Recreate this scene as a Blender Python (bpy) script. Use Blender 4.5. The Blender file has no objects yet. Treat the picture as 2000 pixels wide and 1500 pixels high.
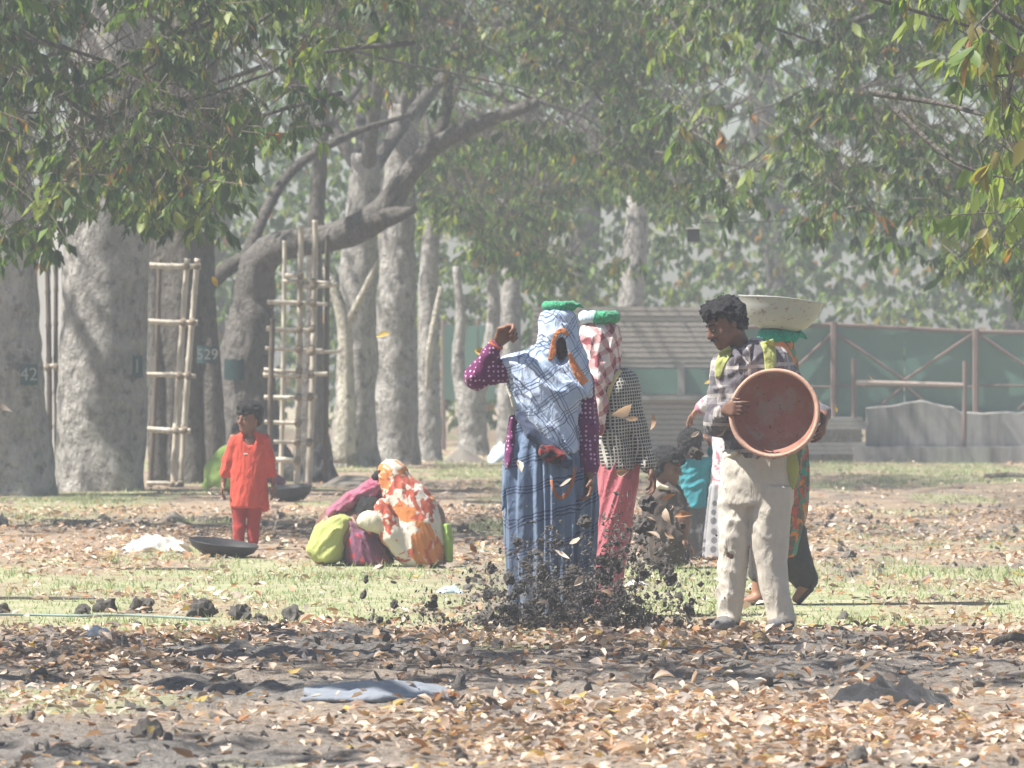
import bpy, math, random
import numpy as np
from mathutils import Matrix, Vector, Euler

random.seed(7)
RNG = np.random.default_rng(11)
SC = bpy.context.scene
COL = SC.collection

# ------------------------------------------------------------------ camera
FPX, HORIZON, EYE = 12000.0, 715.0, 1.35      # focal length in photo pixels, horizon row, eye height
cam_data = bpy.data.cameras.new('camera')
cam_data.sensor_width = 36.0
cam_data.lens = FPX / 2000.0 * 36.0
cam_data.clip_start = 0.5
cam_data.clip_end = 1000.0
cam_data.dof.use_dof = True
cam_data.dof.focus_distance = 31.5
cam_data.dof.aperture_fstop = 10.0
cam = bpy.data.objects.new('camera', cam_data)
COL.objects.link(cam)
cam.location = (0, 0, EYE)
cam.rotation_euler = (math.radians(90) - math.atan((750 - HORIZON) / FPX), 0, 0)
SC.camera = cam

# ------------------------------------------------------------------ sky, sun, exposure
SUN_EL, SUN_AZ = math.radians(57), math.radians(-102)   # azimuth from +Y (view direction), negative = left
world = bpy.data.worlds.new('World')
SC.world = world
world.use_nodes = True
wn = world.node_tree
wn.nodes.clear()
w_out = wn.nodes.new('ShaderNodeOutputWorld')
w_bg = wn.nodes.new('ShaderNodeBackground')
w_sky = wn.nodes.new('ShaderNodeTexSky')
w_sky.sky_type = 'NISHITA'
w_sky.sun_disc = False
w_sky.sun_elevation = SUN_EL
w_sky.sun_rotation = SUN_AZ
w_sky.dust_density = 1.5
w_sky.air_density = 1.0
w_bg.inputs['Strength'].default_value = 0.055
wn.links.new(w_sky.outputs[0], w_bg.inputs[0])
wn.links.new(w_bg.outputs[0], w_out.inputs[0])

sun_data = bpy.data.lights.new('sun', 'SUN')
sun_data.energy = 5.0
sun_data.angle = math.radians(0.6)
sun_data.color = (1.0, 0.95, 0.87)
sun = bpy.data.objects.new('sun', sun_data)
COL.objects.link(sun)
to_sun = Vector((math.sin(SUN_AZ) * math.cos(SUN_EL), math.cos(SUN_AZ) * math.cos(SUN_EL), math.sin(SUN_EL)))
sun.rotation_euler = to_sun.to_track_quat('Z', 'Y').to_euler()
sun.location = (-20, 20, 60)

SC.view_settings.view_transform = 'Standard'
SC.view_settings.look = 'None'
SC.view_settings.exposure = 1.2
SC.view_settings.gamma = 1.0
SC.view_settings.use_curve_mapping = False
SC.render.engine = 'CYCLES'
cy = SC.cycles
cy.use_denoising = True
cy.max_bounces = 6
cy.diffuse_bounces = 3
cy.glossy_bounces = 2
cy.transmission_bounces = 4
cy.volume_bounces = 1
cy.transparent_max_bounces = 4
cy.caustics_reflective = False
cy.caustics_refractive = False
cy.sample_clamp_indirect = 4.0

HAZE_DENSITY = 0.0021

# ------------------------------------------------------------------ helpers
def pix(px, py, d):
    """photo pixel at distance d (m along the view) -> world point"""
    return np.array([(px - 1000.0) / FPX * d, d, EYE + (HORIZON - py) / FPX * d])

def gdist(py):
    return FPX * EYE / (py - HORIZON)

def gpt(px, py):
    d = gdist(py)
    return np.array([(px - 1000.0) / FPX * d, d, 0.0])

def _hash(ix, iy, iz):
    h = (ix.astype(np.int64) * 374761393 + iy.astype(np.int64) * 668265263 + iz.astype(np.int64) * 2147483647) & 0x7fffffff
    h = ((h ^ (h >> 13)) * 1274126177) & 0x7fffffff
    h = (h ^ (h >> 16)) & 0xffff
    return h / 65535.0

def vnoise(x, y, z=None):
    x = np.asarray(x, float); y = np.asarray(y, float)
    z = np.zeros_like(x) if z is None else np.asarray(z, float)
    ix, iy, iz = np.floor(x), np.floor(y), np.floor(z)
    fx, fy, fz = x - ix, y - iy, z - iz
    fx, fy, fz = (f * f * (3 - 2 * f) for f in (fx, fy, fz))
    r = 0
    for a in (0, 1):
        for b in (0, 1):
            for c in (0, 1):
                w = (fx if a else 1 - fx) * (fy if b else 1 - fy) * (fz if c else 1 - fz)
                r = r + w * _hash(ix + a, iy + b, iz + c)
    return r

def tag(o, label=None, cat=None, group=None, kind=None):
    if label: o['label'] = label
    if cat: o['category'] = cat
    if group: o['group'] = group
    if kind: o['kind'] = kind
    return o

def link(name, data, parent=None, loc=None):
    o = bpy.data.objects.new(name, data)
    COL.objects.link(o)
    if parent is not None: o.parent = parent
    if loc is not None: o.location = tuple(float(v) for v in loc)
    return o

def empty(name, loc, label, cat, group=None):
    o = link(name, None, None, loc)
    o.empty_display_size = 0.1
    return tag(o, label, cat, group)

def mesh_np(name, verts, faces, mat=None, smooth=True, col=None):
    """verts (n,3); faces (m,3) or (m,4) array, or list of such arrays"""
    me = bpy.data.meshes.new(name)
    fl = faces if isinstance(faces, list) else [faces]
    fl = [np.asarray(f, np.int32) for f in fl if len(f)]
    loops = np.concatenate([f.ravel() for f in fl])
    tot = np.concatenate([np.full(len(f), f.shape[1], np.int32) for f in fl])
    start = np.concatenate([[0], np.cumsum(tot)[:-1]]).astype(np.int32)
    me.vertices.add(len(verts)); me.vertices.foreach_set('co', np.asarray(verts, np.float32).ravel())
    me.loops.add(len(loops)); me.loops.foreach_set('vertex_index', loops)
    me.polygons.add(len(tot)); me.polygons.foreach_set('loop_start', start)
    me.polygons.foreach_set('loop_total', tot)
    me.polygons.foreach_set('use_smooth', np.full(len(tot), smooth, bool))
    if col is not None:
        a = me.color_attributes.new('col', 'FLOAT_COLOR', 'POINT')
        c = np.ones((len(verts), 4), np.float32); c[:, :3] = col
        a.data.foreach_set('color', c.ravel())
    me.update(calc_edges=True)
    me.validate()
    if mat is not None: me.materials.append(mat)
    return me

# ------------------------------------------------------------------ material helpers
class NT:
    def __init__(s, name):
        s.m = bpy.data.materials.new(name); s.m.use_nodes = True
        s.t = s.m.node_tree; s.t.nodes.clear()
        s.out = s.t.nodes.new('ShaderNodeOutputMaterial')
    def n(s, kind, **kw):
        nd = s.t.nodes.new('ShaderNode' + kind)
        for k, v in kw.items():
            if k.startswith('_'): setattr(nd, k[1:], v); continue
            key = int(k[1:]) if k[0] == 'i' and k[1:].isdigit() else k.replace('__', ' ')
            s.put(nd.inputs[key], v)
        return nd
    def put(s, sock, v):
        if isinstance(v, bpy.types.NodeSocket): s.t.links.new(v, sock)
        elif isinstance(v, bpy.types.Node): s.t.links.new(v.outputs[0], sock)
        else:
            if isinstance(v, (tuple, list)) and sock.type == 'RGBA' and len(v) == 3: v = (*v, 1)
            sock.default_value = v
    def mth(s, op, a, b=0.0, c=None):
        nd = s.n('Math', _operation=op, i0=a, i1=b)
        if c is not None: s.put(nd.inputs[2], c)
        return nd.outputs[0]
    def mix(s, f, a, b, blend='MIX'):
        nd = s.t.nodes.new('ShaderNodeMix'); nd.data_type = 'RGBA'; nd.blend_type = blend
        s.put(nd.inputs[0], f); s.put(nd.inputs[6], a); s.put(nd.inputs[7], b)
        return nd.outputs[2]
    def ramp(s, f, stops, interp='LINEAR'):
        nd = s.n('ValToRGB', i0=f); e = nd.color_ramp; e.interpolation = interp
        while len(e.elements) < len(stops): e.elements.new(0.5)
        for el, (p, c) in zip(e.elements, stops):
            el.position = p; el.color = (*c, 1) if len(c) == 3 else c
        return nd.outputs[0]
    def coord(s, which='Object'):
        return s.n('TexCoord').outputs[which]
    def noise(s, vec, scale, detail=3.0, rough=0.55, dist=0.0):
        nd = s.n('TexNoise', Scale=scale, Detail=detail, Roughness=rough, Distortion=dist)
        if vec is not None: s.put(nd.inputs['Vector'], vec)
        return nd.outputs[0]
    def mapping(s, vec, scale=(1, 1, 1), rot=(0, 0, 0)):
        nd = s.n('Mapping', Scale=scale, Rotation=rot); s.put(nd.inputs['Vector'], vec); return nd.outputs[0]
    def bump(s, h, strength=0.3, dist=0.01):
        return s.n('Bump', Strength=strength, Distance=dist, Height=h).outputs[0]
    def principled(s, color, rough=0.8, normal=None, **kw):
        nd = s.n('BsdfPrincipled', Base__Color=color, Roughness=rough)
        nd.inputs['Specular IOR Level'].default_value = kw.get('spec', 0.3)
        if 'metal' in kw: nd.inputs['Metallic'].default_value = kw['metal']
        if 'sheen' in kw: nd.inputs['Sheen Weight'].default_value = kw['sheen']
        if normal is not None: s.put(nd.inputs['Normal'], normal)
        return nd.outputs[0]
    def done(s, sh):
        s.t.links.new(sh, s.out.inputs['Surface']); return s.m

def stripe(t, x, period, width, off=0.0):
    f = t.mth('FRACT', t.mth('DIVIDE', t.mth('ADD', x, off + 50 * period), period))
    return t.mth('LESS_THAN', f, width / period)

def leaf_mat(name, trans=0.4, rough=0.45, tint=(1.5, 1.5, 0.9), spec=0.4):
    t = NT(name)
    a = t.n('Attribute', _attribute_name='col').outputs['Color']
    d = t.principled(a, rough, spec=spec)
    tc = t.mix(1.0, a, tint, 'MULTIPLY')
    tr = t.n('BsdfTranslucent', Color=tc).outputs[0]
    return t.done(t.n('MixShader', i0=trans, i1=d, i2=tr).outputs[0])

M_LEAF = leaf_mat('green_leaf', 0.42, 0.5, (2.2, 2.2, 0.8), 0.35)
M_DRY = leaf_mat('dry_leaf', 0.22, 0.6, (1.3, 1.1, 0.8), 0.3)
M_GRASS = leaf_mat('grass_blade', 0.35, 0.5, (1.4, 1.4, 0.8), 0.3)

def cloth(name, color, rough=0.85, wr=22.0, wstr=0.35, trans=0.0):
    """plain dyed cloth: slight tone variation and small wrinkles"""
    t = NT(name); co = t.coord()
    v = t.noise(co, 14, 4)
    c = t.mix(t.mth('MULTIPLY', v, 0.55), color, tuple(0.55 * x for x in color))
    return cloth_end(t, c, co, rough, wr, wstr, trans)

def cloth_end(t, c, co, rough=0.85, wr=22.0, wstr=0.35, trans=0.0):
    b = t.noise(t.mapping(co, (1, 1, 0.55), (0.5, 0.3, 0.2)), wr, 3, 0.5, 0.8)
    sh = t.principled(c, rough, t.bump(b, wstr, 0.03), spec=0.2, sheen=0.15)
    if trans:
        tr = t.n('BsdfTranslucent', Color=c).outputs[0]
        sh = t.n('MixShader', i0=trans, i1=sh, i2=tr).outputs[0]
    return t.done(sh)

def simple(name, color, rough=0.7, nscale=30.0, namp=0.4, bump=0.2, spec=0.3, metal=0.0, dark=0.45):
    t = NT(name); co = t.coord()
    v = t.noise(co, nscale, 5, 0.6)
    c = t.mix(t.mth('MULTIPLY', v, namp * 2), color, tuple(dark * x for x in color))
    return t.done(t.principled(c, rough, t.bump(v, bump, 0.01), spec=spec, metal=metal))

# ------------------------------------------------------------------ terrain
def sstep(a, b, x):
    t = np.clip((x - a) / (b - a), 0, 1); return t * t * (3 - 2 * t)

def zones(x, y):
    """grass weight, soil weight on the ground"""
    px = 1000 + x / y * FPX; py = HORIZON + FPX * EYE / y
    n = vnoise(x * 1.3, y * 0.5 + 7) - 0.5 + 0.5 * (vnoise(x * 4.1, y * 1.7) - 0.5)
    q = py + n * 60
    g = sstep(1085, 1105, q) * (1 - sstep(1205, 1240, q))
    g *= .35 + .75 * sstep(.28, .55, vnoise(x * 2.1 + 40, y * .8))
    # worked soil round the people digging cuts into the grass
    g *= 1 - 0.95 * np.exp(-(((px - 1080) / 190) ** 2 + ((py - 1150) / 120) ** 2) * 1.3) * (py > 1090)
    g2 = np.exp(-(((px - 110) / 150) ** 2 + ((q - 985) / 28) ** 2))
    g3 = 0.8 * np.exp(-((q - 918) / 14) ** 2) * (px > 850)
    g4 = 0.55 * np.exp(-((q - 1050) / 14) ** 2) * sstep(1550, 1700, px)
    g5 = sstep(0.63, 0.72, vnoise(x * 1.1 + 31, y * 0.4)) * 0.6
    g = np.clip(g + g2 + g3 + g4 + g5 * (py < 1500), 0, 1)
    soil = np.clip(sstep(1232, 1255, q) * (0.42 + 1.1 * (vnoise(x * 0.9, y * 0.55 + 3) - 0.3) + .3 * np.exp(-((q - 1300) / 55) ** 2) - .25 * np.exp(-((q - 1410) / 40) ** 2)), 0, 1)  # soil weight also paints the shade band dark and the sunlit strip pale
    soil = np.maximum(soil, 0.9 * np.exp(-((q - 1100) / 14) ** 2) * sstep(1540, 1650, px))
    soil = np.maximum(soil, 0.75 * np.exp(-((q - 1030) / 13) ** 2))
    soil = np.maximum(soil, 0.6 * np.exp(-((q - 975) / 9) ** 2) * (px > 800))
    soil = np.maximum(soil, np.exp(-(((px - 1100) / 210) ** 2 + ((py - 1140) / 110) ** 2)))
    return g, soil * (1 - 0.7 * g)

def hgt(x, y):
    x = np.asarray(x, float); y = np.asarray(y, float)
    yy = np.maximum(y, 3.0)
    g, s = zones(x, yy)
    f1 = vnoise(x * 2.2, y * 1.1) - 0.5
    f2 = vnoise(x * 7.0, y * 5.0) - 0.5
    f3 = vnoise(x * 17.0, y * 13.0) - 0.5
    a = (0.012 + 0.055 * s) * (1 - 0.6 * g)
    fade = 1 - sstep(85, 100, y)
    return (a * (f1 * 0.9 + f2 * 0.9 + f3 * 0.5) + 0.05 * (vnoise(x * 0.25, y * 0.12 + 9) - 0.5) * sstep(34, 40, y)) * fade

def build_ground():
    ys = np.concatenate([[-30, -5, 4, 10, 14], np.arange(17, 33, 0.06), np.arange(33, 50, 0.13),
                         np.arange(50, 100, 0.35), np.arange(100, 135, 3.0), [150, 170, 200]])
    u = np.concatenate([[-60, -25, -10, -4, -2], np.linspace(-1, 1, 205), [2, 4, 10, 25, 60]])
    Y, U = np.meshgrid(ys, u, indexing='ij')
    hw = 0.0833 * np.maximum(Y, 17) + 1.6
    X = np.where(np.abs(U) <= 1, U * hw, np.sign(U) * (hw + (np.abs(U) - 1) * 2.2))
    X = np.clip(X, -130, 130)
    Z = np.where((Y > 16) & (np.abs(U) <= 1), hgt(X, Y), -0.01)
    n, m = Y.shape
    idx = np.arange(n * m).reshape(n, m)
    f = np.stack([idx[:-1, :-1], idx[:-1, 1:], idx[1:, 1:], idx[1:, :-1]], -1).reshape(-1, 4)
    g, s = zones(X.ravel(), np.maximum(Y.ravel(), 3.0))
    col = np.stack([g, s, np.zeros_like(g)], 1)
    t = NT('ground')
    co = t.coord('Object')
    a = t.n('SeparateColor', Color=t.n('Attribute', _attribute_name='col').outputs['Color'])
    n1 = t.noise(co, 3.5, 6, 0.65); n2 = t.noise(co, 34, 4, 0.6); n3 = t.noise(co, 90, 3, 0.6)
    litter = t.ramp(n2, [(0.3, (0.17, 0.13, 0.10)), (0.5, (0.30, 0.23, 0.17)), (0.7, (0.42, 0.33, 0.24))])
    soil = t.ramp(n2, [(0.3, (0.07, 0.066, 0.062)), (0.7, (0.22, 0.205, 0.19))])
    grass = t.ramp(n1, [(0.3, (0.19, 0.24, 0.11)), (0.5, (0.31, 0.32, 0.19)), (0.7, (0.44, 0.39, 0.29))])
    c = t.mix(t.mth('MULTIPLY', a.outputs[1], t.mth('ADD', n2, 0.55)), litter, soil)
    c = t.mix(a.outputs[0], c, grass)
    h = t.mth('ADD', n2, t.mth('MULTIPLY', n3, 0.6))
    mat = t.done(t.principled(c, 0.95, t.bump(h, 0.6, 0.04), spec=0.1))
    o = link('ground', mesh_np('ground', np.stack([X, Y, Z], -1).reshape(-1, 3), f, mat, True, col))
    tag(o, 'leaf strewn grey soil and thin grass under the trees', kind='structure')
build_ground()

# ------------------------------------------------------------------ leaf clouds
LT = np.array([[0, 0, 0], [-0.2, 0.42, 0.05], [0.0, 0.5, 0.0], [0.2, 0.42, 0.05], [0, 1, -0.06]], float)
LF = np.array([[0, 3, 2], [0, 2, 1], [2, 3, 4], [2, 4, 1]], np.int32)

def frames(dirs, nrm):
    d = dirs / np.linalg.norm(dirs, axis=1, keepdims=True)
    s = np.cross(d, nrm); s /= np.linalg.norm(s, axis=1, keepdims=True) + 1e-9
    n = np.cross(s, d)
    return s, d, n

LT0 = np.array([[0, 0, 0], [-0.2, 0.45, 0.06], [0.2, 0.45, 0.06], [0, 1, -0.04]], float)
LF0 = np.array([[0, 2, 3], [0, 3, 1]], np.int32)
def leaf_geo(pos, dirs, nrm, size, T, F, wid=1.0, curl=1.0):
    s, d, n = frames(dirs, nrm)
    k = len(pos)
    L = size[:, None, None]
    cz = (RNG.uniform(0.2, 2.5, k) * curl)[:, None, None]
    w = (RNG.uniform(0.8, 1.2, k) * wid)[:, None, None]
    V = pos[:, None, :] + L * (T[None, :, 0:1] * s[:, None] * w + T[None, :, 1:2] * d[:, None] + T[None, :, 2:3] * n[:, None] * cz)
    m = len(T)
    return V.reshape(-1, 3), (F[None] + (np.arange(k) * m)[:, None, None]).reshape(-1, 3)

def leaf_cloud(name, pos, dirs, nrm, size, cols, mat, parent=None, base=(0, 0, 0), wid=1.0, curl=1.0, fine=None):
    fine = np.ones(len(pos), bool) if fine is None else fine
    parts, C = [], []
    for sel, T, F in ((fine, LT, LF), (~fine, LT0, LF0)):
        if sel.any():
            parts.append(leaf_geo(pos[sel] - np.asarray(base), dirs[sel], nrm[sel], size[sel], T, F, wid, curl)); C.append(np.repeat(cols[sel], len(T), axis=0))
    V, F = join(parts)
    me = mesh_np(name, V, F, mat, True, np.concatenate(C))
    return tag(link(name, me, parent), kind='stuff')

LT2 = np.array([[0, 0, 0], [-.17, .3, .06], [0, .3, 0], [.17, .3, .06], [-.15, .68, .06], [0, .7, 0], [.15, .68, .06], [0, 1, 0]], float)
LF2 = np.array([[0, 3, 2], [0, 2, 1], [2, 3, 6], [2, 6, 5], [1, 2, 5], [1, 5, 4], [5, 6, 7], [4, 5, 7]], np.int32)
def dry_cloud(name, pos, dirs, nrm, size, cols, mat):
    s, d, n = frames(dirs, nrm); k = len(pos); L = size[:, None, None]
    r = lambda a, b: RNG.uniform(a, b, k)[:, None, None]
    x, y, z = LT2[None, :, 0:1], LT2[None, :, 1:2], LT2[None, :, 2:3]
    zz = np.abs(x) * r(-.5, 1.5) + y * (1 - y) * r(-.8, .7) + y * r(-.15, .2) + x * (y - .5) * r(-1.6, 1.6)
    V = pos[:, None] + L * (x * s[:, None] * r(.9, 1.7) * (1 - .25 * np.clip(zz, 0, 1)) + y * d[:, None] + zz * n[:, None])
    F = (LF2[None] + (np.arange(k) * 8)[:, None, None]).reshape(-1, 3)
    C = np.repeat(cols, 8, axis=0) * RNG.uniform(.85, 1.15, (k * 8, 1))
    return tag(link(name, mesh_np(name, V.reshape(-1, 3), F, mat, True, C)), kind='stuff')

def leaf_variant(name, col, mat, fold, bend, wid, twist=0.0):
    """one detailed leaf, unit length along +Y"""
    st = [(0.0, 0.0), (0.18, 0.12), (0.42, 0.2), (0.68, 0.165), (0.88, 0.07), (1.0, 0.0)]
    V = []; F = []
    for i, (y, w) in enumerate(st):
        z = bend * (y - y * y) * 1.2 - 0.05 * y
        tw = twist * (y - 0.5)
        for sgn in (-1, 0, 1):
            x = sgn * w * wid
            V.append((x * math.cos(tw), y, z + abs(x) * fold + x * math.sin(tw) + 0.012 * math.sin(9 * y + sgn)))
    for i in range(len(st) - 1):
        for j in (0, 1):
            a = i * 3 + j
            F.append((a, a + 1, a + 4, a + 3))
    return mesh_np(name, np.array(V), np.array(F), mat, True, np.tile(np.array(col), (len(V), 1)))

GREEN = np.array([(0.042, 0.08, 0.026), (0.055, 0.1, 0.03), (0.03, 0.055, 0.024), (0.10, 0.16, 0.035), (0.18, 0.23, 0.06), (0.18, 0.155, 0.045), (0.24, 0.12, 0.04)])
GREEN_P = np.array([0.25, 0.24, 0.17, 0.17, 0.12, 0.03, 0.02])  # paler greens weighted up to paint sunlit sprigs
YOUNG_LIT_P = np.array([0.06, 0.12, 0.02, 0.34, 0.36, 0.07, 0.03])  # pale greens put sunlight into the near tree's leaf colour
DRYC = np.array([(0.58, 0.45, 0.35), (0.68, 0.56, 0.46), (0.40, 0.27, 0.18), (0.2, 0.135, 0.1), (0.36, 0.19, 0.1), (0.24, 0.205, 0.18), (0.40, 0.29, 0.09), (0.36, 0.30, 0.26)])
DRY_P = np.array([0.2, 0.19, 0.13, 0.11, 0.06, 0.13, 0.03, 0.15])
LEAFV = [[leaf_variant('leaf', c, M_LEAF, random.uniform(0.1, 0.5), random.uniform(-0.35, 0.1), random.uniform(0.8, 1.15), random.uniform(-0.6, 0.6)) for _ in range(3)] for c in GREEN]
DRYV = [[leaf_variant('dry_leaf', c, M_DRY, random.uniform(0.2, 1.1), random.uniform(-0.7, 0.7), random.uniform(0.85, 1.35), random.uniform(-1.2, 1.2)) for _ in range(4)] for c in DRYC]

def place_leaf(name, me, pos, s, d, n, L, parent=None, base=(0, 0, 0)):
    o = link(name, me, parent)
    m = Matrix.Identity(4)
    for j, v in enumerate((s, d, n)):
        for i in range(3): m[i][j] = float(v[i]) * L
    for i in range(3): m[i][3] = float(pos[i] - base[i])
    o.matrix_basis = m
    return o

def unit(v):
    v = np.asarray(v, float); return v / (np.linalg.norm(v) + 1e-12)

def sprigs(C, leaf=0.18, per=11, droop=0.8, pal=None):
    pal = GREEN_P if pal is None else pal
    """C (n,3) sprig origins -> leaf arrays and twig segments"""
    n = len(C)
    az = RNG.uniform(0, 2 * np.pi, n)
    td = np.stack([np.cos(az) * 0.7, np.sin(az) * 0.7, RNG.uniform(-1.0, 0.1, n) * droop], 1)
    td /= np.linalg.norm(td, axis=1, keepdims=True)
    tl = leaf * RNG.uniform(1.2, 2.6, n)
    tw = np.stack([C, C + td * tl[:, None]], 1)
    t = RNG.uniform(0.15, 1.0, (n, per))
    P = C[:, None] + td[:, None] * (tl[:, None] * t)[..., None]
    rd = RNG.normal(size=(n, per, 3)); rd[..., 2] *= 0.5
    D = td[:, None] * 0.5 + rd * 0.55 + np.array([0, 0, -1.25 * droop])
    N = RNG.normal(size=(n, per, 3)) * 0.6 + np.array([0, 0, 0.7])
    S = leaf * RNG.uniform(0.45, 1.15, (n, per)) * RNG.uniform(.75, 1.15, (n, 1))
    # colour is shared inside a sprig: pale sprigs mix young growth with painted sunlight
    ci = RNG.choice(len(GREEN), (n, 1), p=pal).repeat(per, 1)
    sw = RNG.random((n, per)) < 0.35
    ci[sw] = RNG.choice(len(GREEN), sw.sum(), p=pal)
    return P.reshape(-1, 3), D.reshape(-1, 3), N.reshape(-1, 3), S.ravel(), ci.ravel(), tw

def in_poly(px, py, poly):
    poly = np.asarray(poly, float); r = np.zeros(len(px), bool); j = len(poly) - 1
    for i in range(len(poly)):
        xi, yi = poly[i]; xj, yj = poly[j]
        c = ((yi > py) != (yj > py)) & (px < (xj - xi) * (py - yi) / (yj - yi + 1e-9) + xi)
        r ^= c; j = i
    return r

def poly_points(poly, n, dmin, dmax, thin=0.0):
    poly = np.asarray(poly, float); lo, hi = poly.min(0), poly.max(0)
    out = []
    k = 0
    while k < n:
        p = RNG.uniform(lo, hi, (n * 2, 2))
        p = p[in_poly(p[:, 0], p[:, 1], poly)]
        if thin:   # clumps and gaps
            q = vnoise(p[:, 0] / 75.0 + dmin, p[:, 1] / 60.0)
            p = p[q > thin * RNG.uniform(0.6, 1.2, len(p))]
        out.append(p); k += len(p)
    p = np.concatenate(out)[:n]
    d = RNG.uniform(dmin, dmax, n)
    return np.stack([(p[:, 0] - 1000) / FPX * d, d, EYE + (HORIZON - p[:, 1]) / FPX * d + .2], 1)

def box_points(n, x0, x1, y0, y1, z0, z1, gap=0.45, fr=0.7):
    out = []; k = 0
    while k < n:
        p = np.stack([RNG.uniform(x0, x1, n * 2), RNG.uniform(y0, y1, n * 2), RNG.uniform(z0, z1, n * 2)], 1)
        q = vnoise(p[:, 0] * fr + 5, p[:, 1] * fr, p[:, 2] * fr)
        p = p[q > gap]; out.append(p); k += len(p)
    return np.concatenate(out)[:n]

# ------------------------------------------------------------------ bark, trunks, limbs
def bark_mat(name, lo, hi, patch):
    t = NT(name); co = t.coord()
    n1 = t.noise(co, 2.2, 6, 0.65, 0.6); n2 = t.noise(t.mapping(co, (1, 1, 0.45)), 16, 5, 0.65)
    n3 = t.noise(co, 5.0, 4, 0.6)
    c = t.ramp(n2, [(0.28, lo), (0.7, hi)])
    c = t.mix(t.ramp(n1, [(0.48, (0, 0, 0)), (0.62, (1, 1, 1))]), c, patch)
    c = t.mix(t.ramp(n3, [(0.56, (0, 0, 0)), (0.66, (0.75, 0.75, 0.75))]), c, (0.1, 0.09, 0.08))
    n4 = t.noise(t.mapping(co, (1, 1, 0.5)), 40, 3, 0.7)
    c = t.mix(t.ramp(n4, [(0.55, (0, 0, 0)), (0.68, (0.5, 0.5, 0.5))]), c, (0.13, 0.115, 0.1))
    h = t.mth('ADD', n2, n1)
    return t.done(t.principled(c, 0.92, t.bump(h, 1.0, 0.12), spec=0.15))
M_BARK = bark_mat('grey_bark', (0.20, 0.19, 0.175), (0.48, 0.46, 0.43), (0.5, 0.48, 0.45))
M_BARKD = bark_mat('dark_bark', (0.06, 0.055, 0.05), (0.18, 0.165, 0.145), (0.14, 0.13, 0.115))
M_BARK4 = bark_mat('shaded_brown_grey_bark', (0.075, 0.07, 0.065), (0.22, 0.205, 0.185), (0.19, 0.18, 0.165))  # darker bark: shade on the long limb put into its colour
M_PALE = bark_mat('pale_bark', (0.3, 0.28, 0.22), (0.6, 0.57, 0.48), (0.66, 0.62, 0.52))
M_TWIG = simple('twig_bark', (0.17, 0.14, 0.11), 0.9, 40)

def tube(pts, rad, seg=14, sub=6, bump=0.08, seed=0.0, lobes=0.0, cap=True):
    """smooth tapered tube through pts; returns verts, quads"""
    pts = np.asarray(pts, float); rad = np.asarray(rad, float); k = len(pts)
    ext = np.vstack([2 * pts[0] - pts[1], pts, 2 * pts[-1] - pts[-2]])
    P = []; R = []
    for i in range(k - 1):
        p0, p1, p2, p3 = ext[i:i + 4]
        for t in np.linspace(0, 1, sub, endpoint=False):
            P.append(0.5 * ((2 * p1) + (p2 - p0) * t + (2 * p0 - 5 * p1 + 4 * p2 - p3) * t * t + (3 * p1 - p0 - 3 * p2 + p3) * t ** 3))
            R.append(rad[i] * (1 - t) + rad[i + 1] * t)
    P.append(pts[-1]); R.append(rad[-1])
    P = np.array(P); R = np.array(R)
    T = np.gradient(P, axis=0); T /= np.linalg.norm(T, axis=1, keepdims=True)
    ref = np.array([0.13, 1.0, 0.07]); ref = unit(ref)
    if abs(T[:, 1]).max() > 0.95: ref = unit(np.array([1.0, 0.1, 0.2]))
    A = np.cross(T, ref); A /= np.linalg.norm(A, axis=1, keepdims=True); B = np.cross(T, A)
    th = np.linspace(0, 2 * np.pi, seg, endpoint=False)
    ring = A[:, None] * np.cos(th)[None, :, None] + B[:, None] * np.sin(th)[None, :, None]
    base = P[:, None] + ring * R[:, None, None]
    rr = R[:, None] * np.ones((1, seg))
    if bump:
        fq = 1.2 / max(R.mean(), 0.02)
        rr = rr * (1 + bump * 2 * (vnoise(base[..., 0] * fq + seed, base[..., 1] * fq, base[..., 2] * fq * 0.5) - 0.5)
                   + bump * 1.2 * (vnoise(base[..., 0] * fq * 3 + seed, base[..., 1] * fq * 3, base[..., 2] * fq * 1.5) - 0.5))
    if lobes:
        zz = np.linspace(0, 1, len(P))[:, None]
        rr = rr * (1 + lobes * np.sin(th * 5 + seed)[None] * np.clip(1 - zz * 4, 0.25, 1))
    V = (P[:, None] + ring * rr[..., None]).reshape(-1, 3)
    n = len(P)
    i = np.arange(n - 1)[:, None] * seg; j = np.arange(seg)[None]; j2 = (j + 1) % seg
    F = [np.stack([i + j, i + seg + j, i + seg + j2, i + j2], -1).reshape(-1, 4)]
    if cap:
        V = np.vstack([V, P[0], P[-1]])
        c0, c1 = n * seg, n * seg + 1
        jj = np.arange(seg)
        F.append(np.stack([jj, (jj + 1) % seg, np.full(seg, c0)], 1))
        F.append(np.stack([(n - 1) * seg + (jj + 1) % seg, (n - 1) * seg + jj, np.full(seg, c1)], 1))
    return V, F

def join(parts):
    V = []; Q = []; T = []; k = 0
    for v, fl in parts:
        for f in (fl if isinstance(fl, list) else [fl]):
            f = np.asarray(f) + k
            (Q if f.shape[1] == 4 else T).append(f)
        V.append(v); k += len(v)
    fs = []
    if Q: fs.append(np.concatenate(Q))
    if T: fs.append(np.concatenate(T))
    return np.concatenate(V), fs

def tube_obj(name, pts, rad, mat, parent, base, **kw):
    v, f = tube(pts, rad, **kw)
    return link(name, mesh_np(name, v - np.asarray(base), f, mat), parent)

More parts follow.
